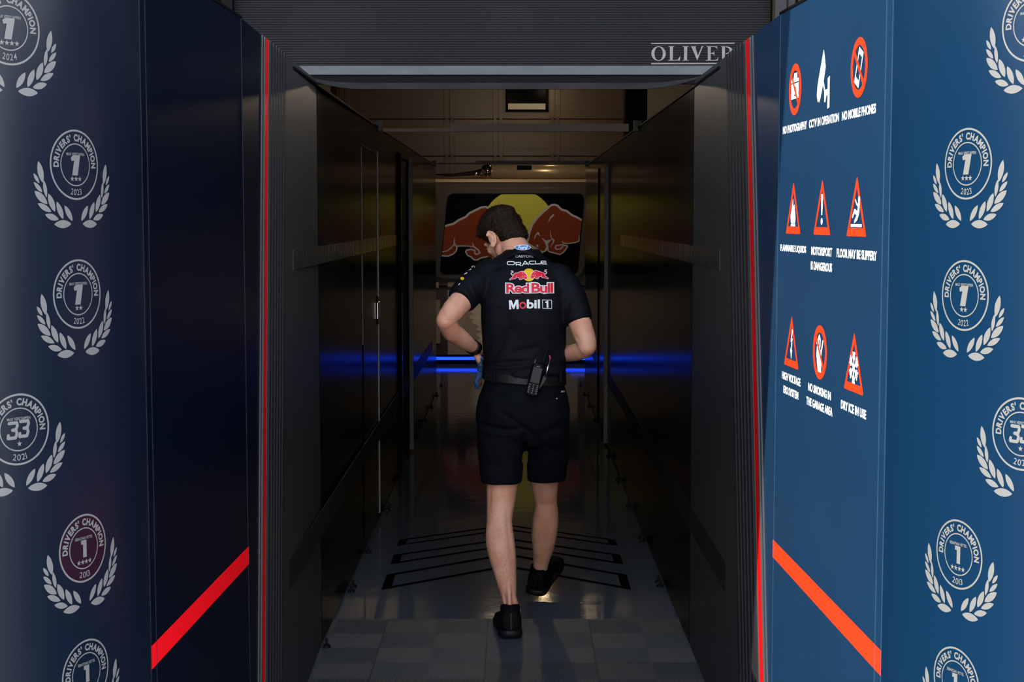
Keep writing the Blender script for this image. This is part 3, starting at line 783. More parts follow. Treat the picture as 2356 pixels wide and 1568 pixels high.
# ------------------------------------------------------------------ far end of the garage
Yd=20.3
dr=empty('sectional_door',(0,Yd,0)); tag(dr,'brown panelled sectional door closing the far end of the garage','door')
zj=[P(1183,360,Yd).z-.476*2, P(1183,360,Yd).z-.476, P(1183,360,Yd).z, P(1183,275,Yd).z, P(1183,275,Yd).z+.476, P(1183,275,Yd).z+.952]
xa=P(1146,300,Yd).x; xb=P(1277,300,Yd).x
for i in range(len(zj)-1):
    z0,z1_=zj[i]+.012,zj[i+1]
    mb=MB(); n=5; hgt=(z1_-z0)/n
    for k in range(n): mb.box((-2.3,Yd+ (0 if k%2 else .003),z0+k*hgt),(1.45,Yd+.03,z0+(k+1)*hgt-.004))
    mb.box((-2.3,Yd+.006,z0),(1.45,Yd+.03,z1_))
    pn=mb.build('door_panel',M['door'],dr)
    for xc in (-2.2,-.84,xa,xb):
        MB().box((xc-.07,Yd-.012,z0),(xc-.004,Yd,z1_)).box((xc+.004,Yd-.012,z0),(xc+.07,Yd,z1_)).build('stile',M['door'],pn,bevel=.003)
        if i>=1: MB().box((xc-.055,Yd-.03,z0-.045),(xc-.02,Yd-.012,z0+.03)).box((xc+.02,Yd-.03,z0-.045),(xc+.055,Yd-.012,z0+.03)).build('hinge',M['frame'],pn)
a=P(1163,257,Yd-.02); b=P(1262,205,Yd-.02)
wf=MB(); zt=a.z+.36
for (x0,x1,z0,z1_) in ((a.x,a.x+.03,a.z,zt),(b.x-.03,b.x,a.z,zt),(a.x,b.x,a.z,a.z+.03),(a.x,b.x,zt-.03,zt)): wf.box((x0,Yd-.04,z0),(x1,Yd,z1_))
wfo=wf.build('door_window',M['black'],dr)
MB().box((a.x+.03,Yd-.012,a.z+.03),(b.x-.03,Yd-.006,zt-.03)).build('pane',M['glass_b'],wfo)
p0=P(1169,253,Yd-.02); p1=P(1255,238,Yd-.02)
tag(MB().box((p0.x,Yd-.022,p0.z),(p1.x,Yd-.014,p1.z)).build('outside_view',M['outside_view'],wfo),'pale strip along the bottom of the pane')  # pale strip stands in for the bright outdoors seen through the pane
c0=P(1437,295,18.6); c1=P(1488,205,18.6)
tag(MB().box((c0.x,18.5,0),(c1.x,18.8,3.79)).build('duct_column',M['black']),'black vertical duct right of the brown door above the tunnel wall','duct')

# awning tube with polished end
Ya=18.5
aw=empty('awning_tube',(0,Ya,2.1)); tag(aw,'gold-toned awning tube with a polished curled left end above the bull picture','awning tube')
zc_=P(1183,396,Ya).z; rr=17*px((0,Ya,zc_))
x0=P(1128,396,Ya).x; x1=P(1420,396,Ya).x
MB().tube([(x0,Ya,zc_),(x1,Ya,zc_)],rr,32,ref=(0,0,1)).build('tube',M['gold'],aw,smooth=False).data.polygons.foreach_set('use_smooth',[True]*34)
mb=MB(); xr_=P(1112,396,Ya).x
mb.tube([(xr_-.02,Ya,zc_),(xr_+.03,Ya,zc_),(xr_+.05,Ya,zc_),(xr_+.10,Ya,zc_)],[rr*.85,rr*1.05,rr*1.1,rr*1.0],32); mb.build('end_collar',M['chrome'],aw,smooth=True)
mb=MB(); mb.tube([(xr_,Ya-.01,zc_-.01),(xr_-.10,Ya-.02,zc_-.025),(xr_-.35,Ya-.02,zc_-.045),(xr_-.75,Ya-.02,zc_-.05)],[rr*.7,rr*.5,rr*.34,rr*.3],20); mb.build('roller_arm',M['chrome'],aw,smooth=True)
s0=P(1184,391,Ya-rr-.002); s1=P(1228,380,Ya-rr-.002)
mb=MB(); hz=(s1.z-s0.z)/2; mb.tube([(s0.x+hz,Ya-rr+.012,s0.z+hz),(s1.x-hz,Ya-rr+.012,s0.z+hz)],hz,16); mb.box((s0.x+hz,Ya-rr*.95,s0.z),(s1.x-hz,Ya-rr*.7,s1.z)); mb.build('slot',M['black'],aw)
l0=P(1000,420,Ya-.05); l1=P(1400,412,Ya-.05)
MB().box((l0.x,Ya-.10,l0.z),(l1.x,Ya+.1,l1.z)).build('ledge',M['gold'],aw,bevel=.006)

# picture cabinet
Yp=18.2
pc=empty('picture_cabinet',(0,Yp,0)); tag(pc,'taupe cabinet holding a dark window picture of two charging bulls before a yellow sun','cabinet')
def rpoly(pts,r,n=6):
    out=[]
    for i,p in enumerate(pts):
        p=Vector(p); d0=(Vector(pts[i-1])-p).normalized(); d1=(Vector(pts[(i+1)%len(pts)])-p).normalized()
        for k in range(n+1):
            t=k/n; out.append(tuple(p+d0*r*(1-t)**2+d1*r*t**2))
    return out
fr_px=[(1004,432),(1352,432),(1345,642),(990,642)]; gl_px=[(1030,445),(1345,445),(1329,631),(1011,631)]
def slabpoly(pts_px,r,Y,th):
    pts=rpoly(pts_px,r); A=[P(u,v,Y) for u,v in pts]; n=len(A); mb=MB()
    F_=[P(1180,500,Y)]
    V=A+[Vector((q.x,q.y+th,q.z)) for q in A]
    F=[tuple(range(n))[::-1],tuple(range(n,2*n))]+[(i,(i+1)%n,n+(i+1)%n,n+i) for i in range(n)]
    return mb.add(V,F)
bd=MB(); b0=P(960,423,Yp); b1=P(1400,870,Yp)
bd.box((b0.x,Yp+.06,.0),(b1.x,Yp+.5,b0.z)); bd.build('body',M['frame'],pc)
slabpoly(fr_px,40,Yp+.01,.05).build('frame',M['frame'],pc,bevel=.006)
gl=slabpoly(gl_px,16,Yp,.02).build('dark_glass',M['glass_b'],pc)
def fpic(x,y,h):
    p=P(980+x/5.8075,430+y/5.8075,Yp-.001); return (p.x,Yp-h*2,p.z)
def clip(g,x0,x1,y0,y1):
    # keep the drawing inside the slanted window
    def c(x,y):
        y=min(max(y,y0),y1); t=(y-95)/(1165-95)
        l=300+(185-300)*t; r=2110+(2025-2110)*t
        return (min(max(x,l),r),y)
    return g.xf(c)
g=G2(); n=64; g.poly([(1235+484*math.cos(2*math.pi*k/n),max(97,526+484*math.sin(2*math.pi*k/n))) for k in range(n)],0,0)
decal('sun_disc',g,fpic,M['pic_y'],gl,base=.0006)
RB=[(1350,745),(1380,620),(1420,500),(1480,420),(1560,340),(1640,270),(1680,240),(1720,235),(1760,250),(1810,300),(1880,320),(1950,375),(2010,400),(2082,440),(2048,735),(1960,750),(1830,745),(1815,775),(1885,785),(1890,800),(1840,870),(1790,900),(1730,885),(1650,865),(1620,830),(1600,850),(1560,866),(1520,850),(1440,800)]
g=G2(); g.poly(RB,0,1)
g.stroke(RB[:14],28,1,2); g.stroke([(1350,745),(1440,800),(1520,850),(1560,866),(1600,850),(1620,790)],20,1,2)
g.stroke([(1560,690),(1600,730),(1630,790),(1625,840),(1650,865),(1730,885),(1790,900),(1840,870),(1890,800),(1885,780),(1820,770),(1740,780),(1725,815),(1750,835),(1800,825),(1830,790)],16,1,2)
g.stroke([(1660,580),(1665,640),(1680,690),(1710,710),(1690,760),(1665,800)],[4,10,14,18,12,6],1,2)
g.stroke([(2048,650),(2045,720),(2000,740),(1900,755),(1830,748),(1825,715)],[6,14,16,14,14,6],1,2)
g.stroke([(1700,375),(1665,410),(1638,465)],[24,20,8],1,2); g.stroke([(1445,695),(1470,640),(1500,610),(1520,650)],[8,16,22,10],1,2); g.disc(1490,785,16,1,2); g.poly([(1560,685),(1600,715),(1690,700),(1640,740),(1615,800)],1,2)
decal('right_bull',clip(g,0,0,97,1165),fpic,[M['pic_b'],M['pic_w']],gl,base=.0008)
LB=[(250,520),(370,490),(440,440),(530,400),(580,350),(660,310),(740,272),(800,265),(860,292),(960,370),(1030,470),(1080,600),(1110,740),(1080,880),(900,950),(820,935),(740,960),(660,980),(590,920),(540,860),(600,800),(440,795),(400,790),(380,860),(300,920),(215,915),(230,700)]
g=G2(); g.poly(LB,0,1); g.stroke(LB[:12],28,1,2)
g.stroke([(380,680),(375,740),(400,790),(500,785),(640,795),(620,740)],[6,14,18,16,16,5],1,2)
g.stroke([(215,865),(290,850),(340,810),(380,760)],14,1,2); g.stroke([(215,918),(300,922),(370,890),(405,850),(415,795)],20,1,2)
g.stroke([(640,795),(700,840),(720,880),(680,900),(650,885),(655,845),(600,835),(545,840),(530,865),(560,915),(600,930),(640,970),(680,975),(740,945),(820,930)],20,1,2)
decal('left_bull',clip(g,0,0,97,1165),fpic,[M['pic_b'],M['pic_w']],gl,base=.0008)
q0=P(1030,820,Yp); q1=P(1330,668,Yp)
lp=MB().box((q0.x,Yp+.045,q0.z),(q1.x,Yp+.062,q1.z)).build('lower_panel',M['beige'],pc)
g=G2(); random.seed(3)
pts=[]; 
for k in range(60):
    v=690+k*2.0; pts.append((1092+ (6*math.sin(k*.9)+random.uniform(-3,3)+ (8 if k>30 else 0)*1 - (8 if k<25 else 0)),v))
poly_=pts+[(1135,810),(1135,690)]
decal('torn_pale_patch',G2().poly(poly_),lambda x,y,h:(P(x,y,Yp+.045).x,Yp+.044,P(x,y,Yp+.045).z),M['pale'],lp)
MB().box((P(990,660,Yp).x,Yp+.04,P(990,660,Yp).z),(P(1400,657,Yp).x,Yp+.06,P(990,657,Yp).z)).build('groove',M['black'],pc)
for (ua,ub,va,vb) in ((1003,1012,690,790),(1003,1009,650,662),(1030,1048,650,660)):
    a=P(ua,vb,Yp);b=P(ub,va,Yp); MB().box((a.x,Yp+.035,a.z),(b.x,Yp+.06,b.z)).build('trim_strip',M['brace'],pc)
# LED bars low across the end of the tunnel
lr=empty('light_bar',(0,17.0,0)); tag(lr,'glowing blue light strip low across the far end of the tunnel','light')
Yl=17.0
MB().box((-.98,Yl-.02,.050),(.98,Yl+.02,.080)).build('light_strip',M['led'],lr)
MB().box((-.98,Yl+.0205,0),(.98,Yl+.06,.10)).build('housing',M['black'],lr)
wb=MB().box((.625,Yl+.021,.1005),(.775,Yl+.059,.14)).build('white_box',M['white']); tag(wb,'small white box standing on the blue light bar right of the man','box')
# warm lamp hung inside
lp_=empty('garage_lamp',(.39,19.3,3.38)); tag(lp_,'warm round ceiling lamp hanging inside the garage','lamp')
MB().ell((.39,19.3,3.33),(.055,.055,.05)).build('bulb',M['bulb'],lp_,smooth=True)
MB().tube([(.39,19.3,3.36),(.39,19.3,3.44)],[.11,.03],20).build('lamp_shade',M['black'],lp_)
MB().tube([(.39,19.3,3.44),(.39,19.3,3.8)],.006,8).build('lamp_cord',M['black'],lp_)
l2=empty('fill_lamp',(-.2,16.3,3.3)); tag(l2,'added unseen fill lamp over the far end of the tunnel','lamp')  # added out of view to brighten the bull picture and far end
MB().tube([(-.2,16.3,3.24),(-.2,16.3,3.36)],[.16,.04],20,cap=False).build('lamp_shade',M['black'],l2)
MB().tube([(-.2,16.3,3.36),(-.2,16.3,3.8)],.006,8).build('lamp_cord',M['black'],l2)
MB().ell((-.2,16.3,3.27),(.04,.04,.04)).build('bulb',M['bulb2'],l2,smooth=True)
ld2=bpy.data.lights.new('lamp_light','POINT'); ld2.energy=62; ld2.color=(1,.80,.56); ld2.shadow_soft_size=.08
lo2=bpy.data.objects.new('lamp_light',ld2); COL.objects.link(lo2); lo2.location=(-.2,16.3,3.15); setp(lo2,l2)
ld=bpy.data.lights.new('lamp_light','POINT'); ld.energy=5; ld.color=(1,.62,.32); ld.shadow_soft_size=.05
lo=bpy.data.objects.new('lamp_light',ld); COL.objects.link(lo); lo.location=(.39,19.3,3.33); setp(lo,lp_)

exec_person=True
# ================================================================== PERSON
def proj(co):
    d=depth(co); yy=co.y*-math.sin(PIT)*-1
    rz=co.z-CH; up=co.y*math.sin(PIT)+rz*math.cos(PIT)
    return CX+FPX*co.x/d, CY-FPX*up/d
def seg_d(p,a,b):
    ax,ay=a; bx,by=b; dx,dy=bx-ax,by-ay; t=max(0,min(1,((p[0]-ax)*dx+(p[1]-ay)*dy)/(dx*dx+dy*dy))); return math.hypot(p[0]-ax-t*dx,p[1]-ay-t*dy),t
def mk_fold(folds,amp,sc):
    def fn(co,no):
        d=noise.noise(Vector((co.x*sc,co.y*sc,co.z*sc*.6)))*amp
        d+=noise.noise(Vector((co.x*sc*2.5+co.z*12,co.y*sc*2,co.z*sc)))*amp*.35
        if no.y<.35:
            q=proj(co)
            for a,b_,dep,r in folds:
                dist,t=seg_d(q,a,b_)
                if dist<r*3: d-=dep*math.exp(-(dist/r)**2)*math.sin(math.pi*(.12+.76*t))
        return co+no*d
    return fn

man=empty('person',P(1200,1470,5.9)); man.location.z=0
tag(man,'person in navy polo shirt and shorts walking into the tunnel, head bowed','person')

def ring_px(u,v,Y,rxp,ry,p=2.2,n=36,yc=0):
    c=P(u,v,Y); rx=rxp*px(c); return superring((c.x,c.y,c.z),rx,ry,p,n)
def loft_px(mb,rows,p=2.2,n=36):
    return mb.rings([ring_px(*r[:5],p=(r[5] if len(r)>5 else p),n=n) for r in rows])
LEGL=[(1155,990,6.02,40,.075),(1154,1060,6.01,39,.073),(1155.5,1110,6.00,36.5,.066),(1153,1150,5.99,33.5,.060),(1150,1180,5.97,30.5,.054),(1148.5,1200,5.955,29.5,.052),(1149.5,1227,5.93,32.5,.056),(1152,1254,5.915,34,.057),(1156,1280,5.905,32,.052),(1161,1310,5.90,27.5,.045),(1166,1342,5.893,22.5,.038),(1170.5,1370,5.887,18,.033),(1175.5,1390,5.885,18.5,.036),(1178.5,1403,5.885,21,.042),(1175,1430,5.90,14,.032)]
LEGR=[(1256,990,6.02,38,.075),(1254,1060,6.10,36,.070),(1253,1110,6.19,32.5,.062),(1254,1135,6.22,29,.056),(1256,1155,6.25,25.5,.052),(1257,1175,6.27,28,.052),(1255,1200,6.30,30.5,.054),(1252,1230,6.34,30.3,.054),(1249.5,1267,6.39,24,.046),(1245,1294,6.43,18,.037),(1242.5,1315,6.46,15.7,.034),(1242.5,1330,6.48,16.5,.038),(1243,1345,6.49,13,.030)]
b=MB()
loft_px(b,LEGL); loft_px(b,LEGR)
# ankle bones, achilles, knee backs
for (u,v,Y,r) in ((1159,1396,5.885,.012),(1192,1397,5.895,.006),(1228,1322,6.47,.010),(1257,1320,6.47,.010)): b.ell(P(u,v,Y),(r,r*1.2,r*1.4))
b.tube([P(1170,1340,5.862),P(1172,1375,5.848),P(1174,1410,5.842)],[.010,.0085,.010],10)
# pelvis / torso core
loft_px(b,[(1205,1010,6.02,60,.08),(1204,960,6.02,88,.095),(1204,900,6.02,86,.09),(1207,850,6.02,80,.085),(1207,760,6.02,80,.085),(1207,680,6.04,86,.085),(1200,630,6.07,80,.075),(1198,605,6.09,50,.06),(1196,585,6.11,30,.055)])
# neck
HC=P(1157,541,6.20)
b.tube([P(1200,615,6.09),P(1194,590,6.11),P(1183,566,6.14),P(1172,550,6.175)],[.070,.060,.054,.050],24)
# arms
SHL=P(1102,640,6.03); SHR=P(1302,655,6.03)
def arm(pts,rad): b.tube([P(*q) for q in pts],[(r,r*.93) for r in rad],22,ref=(0,1,0))
mL=px(P(1030,740,5.85))
arm([(1112,640,6.04),(1088,664,5.99),(1062,692,5.935),(1042,715,5.895),(1030,729,5.875),(1025,738,5.87)],[24*mL,26*mL,28*mL,27*mL,24.5*mL,22.5*mL]); b.ell(P(1025,738,5.87),(22.5*mL,)*3)
arm([(1025,738,5.87),(1031,748,5.885),(1040,763,5.91),(1052,772,5.935),(1064,781,5.96),(1075,789,5.985),(1085,796,6.01),(1093,801,6.03)],[22.5*mL,23*mL,23.3*mL,22.3*mL,20.5*mL,18*mL,15.5*mL,14.5*mL])
b.ell(P(1019,744,5.866),(.018,.018,.020))
arm([(1293,655,6.04),(1308,690,6.0),(1326,725,5.955),(1337,748,5.93),(1346,775,5.92),(1351,790,5.915),(1351,797,5.915)],[24*mL,25*mL,26*mL,26.5*mL,25*mL,23*mL,22*mL]); b.ell(P(1351,797,5.915),(22*mL,)*3)
arm([(1351,797,5.915),(1344,803,5.935),(1332,808,5.965),(1315,812,6.01),(1297,815,6.07),(1275,820,6.14),(1262,823,6.17)],[22*mL,22*mL,21.5*mL,20*mL,18*mL,15*mL,14.5*mL])
b.ell(P(1357,801,5.91),(.018,.018,.018))
# hands
def hand(wrist,dirv,palmn,side,curl=(.5,.8,.6),mb=None):
    d=dirv.normalized(); n=palmn.normalized(); sdir=d.cross(n).normalized()*side   # towards the thumb
    n=d.cross(sdir).normalized()*side*-1 if False else n-(n.dot(d))*d; n.normalize()
    pc_=wrist+d*.05
    rs=[]
    for t,wd,th in ((-.01,.024,.018),(.02,.032,.016),(.055,.040,.015),(.085,.041,.0135),(.097,.036,.010)):
        c=wrist+d*t; rs.append([c+sdir*(wd*math.copysign(abs(math.cos(a))**.75,math.cos(a)))+n*(th*math.sin(a)) for a in [2*math.pi*k/20 for k in range(20)]])
    mb.rings(rs)
    L=[(.030,.044,.026,.022,.0085),(.010,.048,.030,.024,.0088),(-.011,.045,.028,.023,.0084),(-.030,.036,.022,.020,.0075)]
    for off,l1,l2,l3,r in L:
        p=wrist+d*.090+sdir*off; pts=[p-d*.02,p]; ang=0; rad=[r*1.0,r*1.08]
        for l,cu in zip((l1,l2,l3),curl):
            ang+=cu; dd=d*math.cos(ang)+n*math.sin(ang); mid=p+dd*l*.5; p=p+dd*l; pts+=[mid,p]; rad+=[r*.96,r*1.0]
        rad[-1]=r*.72
        mb.tube(pts,rad,12)
    p=wrist+d*.025+sdir*.026; t1=(d*.6+sdir*.75+n*.3).normalized(); t2=(d*.85+sdir*.3+n*.5).normalized()
    mb.tube([p-t1*.015,p+t1*.02,p+t1*.040,p+t1*.040+t2*.017,p+t1*.040+t2*.034,p+t1*.042+t2*.054],[.014,.0145,.0115,.0105,.0102,.007],12)
hand(P(1094,802,6.035),Vector((.20,.62,-.72)),Vector((.93,.0,.30)),1,(.7,.9,.6),b)
hand(P(1262,823,6.17),Vector((-.92,.10,-.28)),Vector((0,-1,0.1)),1,(.5,.7,.5),b)
# head
YAW,PCH=R(40),R(40)
HM=Matrix.Translation(HC)@Matrix.Scale(.91,4)@Matrix.Rotation(YAW,4,'Z')@Matrix.Rotation(-PCH,4,'X')@Matrix.Rotation(R(-4),4,'Y')
b.ell((0,-.012,.025),(.074,.094,.088),M=HM,n=28,m=18)
b.ell((0,.035,-.035),(.061,.062,.082),M=HM,n=24,m=16)
b.ell((0,.030,-.080),(.052,.050,.036),M=HM); b.ell((0,.075,-.100),(.022,.020,.018),M=HM)
b.ell((0,.082,.018),(.050,.016,.012),M=HM); b.ell((0,.099,-.018),(.0085,.016,.028),M=HM); b.ell((0,.112,-.038),(.014,.013,.011),M=HM)
b.ell((0,.094,-.066),(.023,.010,.0055),M=HM); b.ell((0,.092,-.076),(.020,.010,.006),M=HM)
for s in (-1,1):
    b.ell((s*.031,.084,-.004),(.013,.009,.0075),M=HM); b.ell((s*.044,.064,-.030),(.018,.018,.020),M=HM); b.ell((s*.055,.010,-.070),(.014,.030,.030),M=HM)
    # ear: plate, rolled rim, lobe
    EM_=HM@Matrix.Translation((s*.080,-.006,-.018))@Matrix.Scale(1.15,4)@Matrix.Rotation(s*R(-24),4,'Z')@Matrix.Rotation(R(12),4,'X')
    b.ell((0,0,0),(.0055,.015,.027),M=EM_)
    pts=[]
    for k in range(15):
        a=R(-60)+R(285)*k/14; pts.append(EM_@Vector((s*.0055,-.0175*math.sin(a)*1.0-.001 if False else .0185*math.cos(a+R(90)),.031*math.sin(a+R(90))*1.0)))
    b.tube(pts,[.0035]+[.0048]*13+[.0035],8); b.ell((s*.003,.004,-.029),(.005,.008,.009),M=EM_)
    b.tube([EM_@Vector((s*.006,.004,.014)),EM_@Vector((s*.007,-.006,.004)),EM_@Vector((s*.006,-.005,-.012)),EM_@Vector((s*.005,.005,-.018))],.0035,8)
SKF=[((1166,1180),(1171,1235),.004,5),((1172,1225),(1179,1300),.0035,6),((1128,1118),(1126,1175),.003,4),((1160,1365),(1163,1402),.005,3),((1180,1368),(1187,1402),.004,3.5),((1243,1128),(1243,1170),.003,4),((1240,1200),(1236,1260),-.002,8),
     ((1247,1290),(1250,1325),.003,3),((1020,735),(1040,738),.003,4),((1322,770),(1332,785),.004,4),((1012,700),(1022,725),.002,6)]
_skf=None
def skin_fn(co,no):
    if no.y<.35 and (co.z<.62 or abs(co.x)>.2):
        q=proj(co)
        for a,b_,dep,r in SKF:
            dist,t=seg_d(q,a,b_)
            if dist<r*3: co=co-no*(dep*math.exp(-(dist/r)**2)*math.sin(math.pi*(.12+.76*t)))
    n=noise.noise(co*38)*.0006+noise.noise(co*12)*.0010
    return co+no*n
me=solid_remesh(b,.0036,7,skin_fn)
body=from_mesh('body',me,M['skin'],man)

# eyes
for s in (-1,1):
    MB().ell((s*.031,.0865,-.005),(.0105,.005,.0035),M=HM).build('eye',M['lw'],man,smooth=True)
# hair
def hairline(p):
    x,y,z=p
    # >0 inside hair
    if y<-.015:  lim=-.098+max(0,(y+.11))*.38
    elif y<.012: lim=-.062+(y+.015)/.027*.066
    elif y<.038: lim=-.012
    elif y<.055: lim=-.012+(y-.038)/.017*.050
    else: lim=.038+(y-.055)*.75
    return z-lim
hb=MB(); hb.ell((0,-.012,.028),(.0765,.0965,.092),M=HM,n=30,m=20); hb.ell((0,-.050,-.040),(.060,.056,.070),M=HM)
hb.ell((.0,.035,.045),(.066,.052,.062),M=HM)
hb.ell((0,.02,0.0),(.074,.035,.05),M=HM)
HMi=HM.inverted()
def hair_fn(co,no):
    q=HMi@co; c=hairline(q); k=min(1,max(-1,c/.014))
    t=.009*k-.0025
    if q.z>.06: t+=.004
    t+=.0035*noise.noise(co*70)*max(0,k)+.003*noise.noise(co*28)*max(0,k)
    if abs(q.x)>.045 and math.hypot((q.y+.006)/.024,(q.z+.014)/.036)<1: k=-1
    if k<=0: t=-.012+(-.004)*(-k)
    return co+no*t
me=solid_remesh(hb,.004,3,hair_fn)
# drop the part under the skin and add short locks
bm=bmesh.new(); bm.from_mesh(me)
dead=[v for v in bm.verts if hairline(HMi@v.co)<-.012]
bmesh.ops.delete(bm,geom=dead,context='VERTS'); bm.normal_update()
random.seed(5); vv=[v for v in bm.verts]; locks=[]
for k in range(9500):
    v=random.choice(vv); q=HMi@v.co; hl=hairline(q)
    if hl<-.002 or (abs(q.x)>.045 and math.hypot((q.y+.006)/.027,(q.z+.014)/.040)<1): continue
    short = 0.35 if (q.z<.02) else 1.0
    ln=random.uniform(.006,.012)*short+.003
    nrm=v.normal
    fwd=(HM.to_3x3()@Vector((random.uniform(-.5,.5),-.2 if q.z<.03 else .6,-.7 if q.z<.05 else .1))).normalized()
    d=(nrm*random.uniform(.08,.35)+fwd*.9+Vector((random.uniform(-.35,.35),random.uniform(-.35,.35),random.uniform(-.35,.35)))).normalized()
    locks.append((v.co.copy(),d,nrm.copy(),ln))
for k in range(40):
    v=random.choice(vv); q=HMi@v.co
    if q.z<.085: continue
    locks.append((v.co.copy(),(v.normal+Vector((random.uniform(-.6,.6),0,random.uniform(-.2,.5)))).normalized(),Vector((0,0,1)),random.uniform(.02,.032)))
for p,d,nrm,ln in locks:
    sd=d.cross(nrm).normalized()*.0009
    m_=p+d*ln*.55+nrm*.001; e=p+d*ln-nrm*.001
    a1=bm.verts.new(p-sd-nrm*.002); a2=bm.verts.new(p+sd-nrm*.002); b1=bm.verts.new(m_-sd*.8); b2=bm.verts.new(m_+sd*.8); c1=bm.verts.new(e)
    bm.faces.new((a1,a2,b2,b1)); bm.faces.new((b1,b2,c1))
bm.to_mesh(me); bm.free(); me.polygons.foreach_set('use_smooth',[True]*len(me.polygons))
from_mesh('hair',me,M['hair'],man)

# ---- shirt
s=MB()
TOR=[(1209,872,6.02,92,.118,2.4),(1208,858,6.02,97,.126,2.5),(1207.5,840,6.02,97,.124,2.5),(1206,815,6.02,95.5,.117,2.5),(1205.5,780,6.015,96.5,.113,2.6),(1206,740,6.01,98.5,.116,2.7),(1207,700,6.015,102,.120,2.7),(1206,665,6.03,104,.122,2.6),(1203,640,6.05,104,.116,2.5),(1200,620,6.065,95,.105,2.3),(1198,606,6.08,77,.092,2.2),(1199,594,6.09,60,.078,2.1),(1201,584,6.095,46,.068,2.0),(1203,574,6.105,38,.056,2.0)]
loft_px(s,TOR)
def sarm(pts,rad): s.tube([P(*q) for q in pts],[(r,r*.98) for r in rad],28,ref=(0,1,0))
sarm([(1140,622,6.05),(1118,632,6.035),(1096,650,6.00),(1077,672,5.965),(1060,692,5.93)],[32*mL,36*mL,37.5*mL,36.5*mL,34.5*mL])
sarm([(1262,634,6.05),(1284,640,6.035),(1300,660,6.01),(1315,690,5.985),(1326,718,5.96),(1333,741,5.945)],[34*mL,38*mL,38*mL,37*mL,34*mL,32*mL])
FOLD=[((1170,760),(1120,845),.006,7),((1150,790),(1115,835),-.004,8),((1165,730),(1200,790),.002,14),((1180,812),(1235,800),.004,9),((1240,800),(1300,850),.005,8),((1270,775),(1302,812),.004,8),((1120,838),(1220,830),.005,5),((1125,848),(1210,842),-.004,4),
      ((1102,655),(1112,715),.0018,5),((1110,650),(1120,700),-.0015,5),((1312,660),(1304,730),.0018,5),((1300,700),(1330,680),.003,6),((1305,725),(1340,705),.003,6),((1090,650),(1105,690),.003,5),((1075,650),(1095,690),.0025,5),
      ((1135,620),(1180,600),.003,6),((1230,600),(1275,640),.002,9),((1215,850),(1300,838),.004,6),((1250,866),(1300,870),.004,5)]
FOLD=[(a,b_,d*1.9,r) for a,b_,d,r in FOLD]
me=solid_remesh(s,.0055,5,mk_fold(FOLD,.0045,11))
shirt=from_mesh('shirt',me,M['shirt'],man)
# hem band and sleeve cuffs
def hem(name,ring,w,m,parent,out=.002):
    pass
# collar
c=MB(); nn_=48; rs=[]
ct=P(1203,562,6.09); cb=P(1203,583,6.085)
inner=[];outer=[];top=[];bot=[]
for k in range(nn_):
    a=2*math.pi*k/nn_; ca,sa=math.cos(a),math.sin(a)
    fr=(sa+1)/2     # 0 at the back, 1 at the front
    zt=ct.z-.050*fr-.012*abs(ca)*(1-fr)*1.2-.030*abs(ca)**2; zb_=zt-.031
    top.append((ct.x+.076*ca,ct.y+.062*sa+.002,zt)); bot.append((cb.x+.112*ca,cb.y+.090*sa,zb_-.004*abs(ca)))
    outer.append((ct.x+.080*ca,ct.y+.067*sa,zt+.001)); inner.append((cb.x+.100*ca,cb.y+.080*sa,zb_-.001))
c.rings([inner,top,outer,bot,inner],cap=False)
collar=c.build('collar',M['shirt'],shirt,smooth=True); sub=collar.modifiers.new('s','SUBSURF'); sub.levels=1; sub.render_levels=1

# prints on the shirt
dg=bpy.context.evaluated_depsgraph_get()
def bvh_of(me_): return BVHTree.FromPolygons([v.co for v in me_.vertices],[tuple(p.vertices) for p in me_.polygons])
BS=bvh_of(shirt.data)
def fcloth(bvh,Y=5.9,lift=.0012):
    def f(x,y,h):
        p=P(x,y,Y); hit,no,_,_=bvh.ray_cast(Vector((p.x,4.5,p.z)),Vector((0,1,0)))
        if hit is None: return (p.x,Y,p.z)
        # shift so the print keeps its place when seen along the view
        for _i in range(2):
            p=P(x,y,hit.y); h2,n2,_,_=bvh.ray_cast(Vector((p.x,4.5,p.z)),Vector((0,1,0)))
            if h2 is None: break
            hit,no=h2,n2
        return hit+Vector((0,-1,0))*(lift+h)
    return f
def dec(name,g,mats,parent,bvh,grid=(3,3)):
    return decal(name,g,fcloth(bvh),mats,parent,grid=grid,base=.0005,lay=.0009)
LM=[M['lw'],M['lr'],M['ly'],M['lb']]
FL=lambda g:g.xf(lambda x,y:(x,-y))   # text is y-up, pixels are y-down
def T(s_,u0,u1,v0,v1,off=.0,mi=0,h=0,**k):
    t=FL(text(s_,off,mi=mi,h=h,**k)); t.fit(u1-u0,v1-v0,(u0+u1)/2,(v0+v1)/2); return t
# ORACLE, drawn in wide rounded strokes (px frame of a 11.2x zoom from 1120,590)
Z=lambda g:g.xf(lambda x,y:(1120+x/11.2,590+y/11.2))
g=G2(); W=22
def rr_(x0,x1,y0,y1):
    r=(y1-y0)/2; out=[]
    for k in range(9): a=math.pi/2+math.pi*k/8; out.append((x0+r+r*math.cos(a),(y0+y1)/2-r*math.sin(a)))
    for k in range(9): a=-math.pi/2+math.pi*k/8; out.append((x1-r+r*math.cos(a),(y0+y1)/2-r*math.sin(a)))
    return out
g.stroke(rr_(525,715,128,208),W,closed=True)
g.stroke([(760,225),(745,150),(850,145),(875,160),(872,185),(845,200),(775,203)],W); g.stroke([(810,203),(880,232)],W)
g.stroke([(915,232),(985,115),(1075,205)],W); g.stroke([(965,190),(1035,188)],W)
g.stroke([(1215,115),(1130,118),(1100,130),(1090,155),(1105,180),(1140,192),(1230,190)],W)
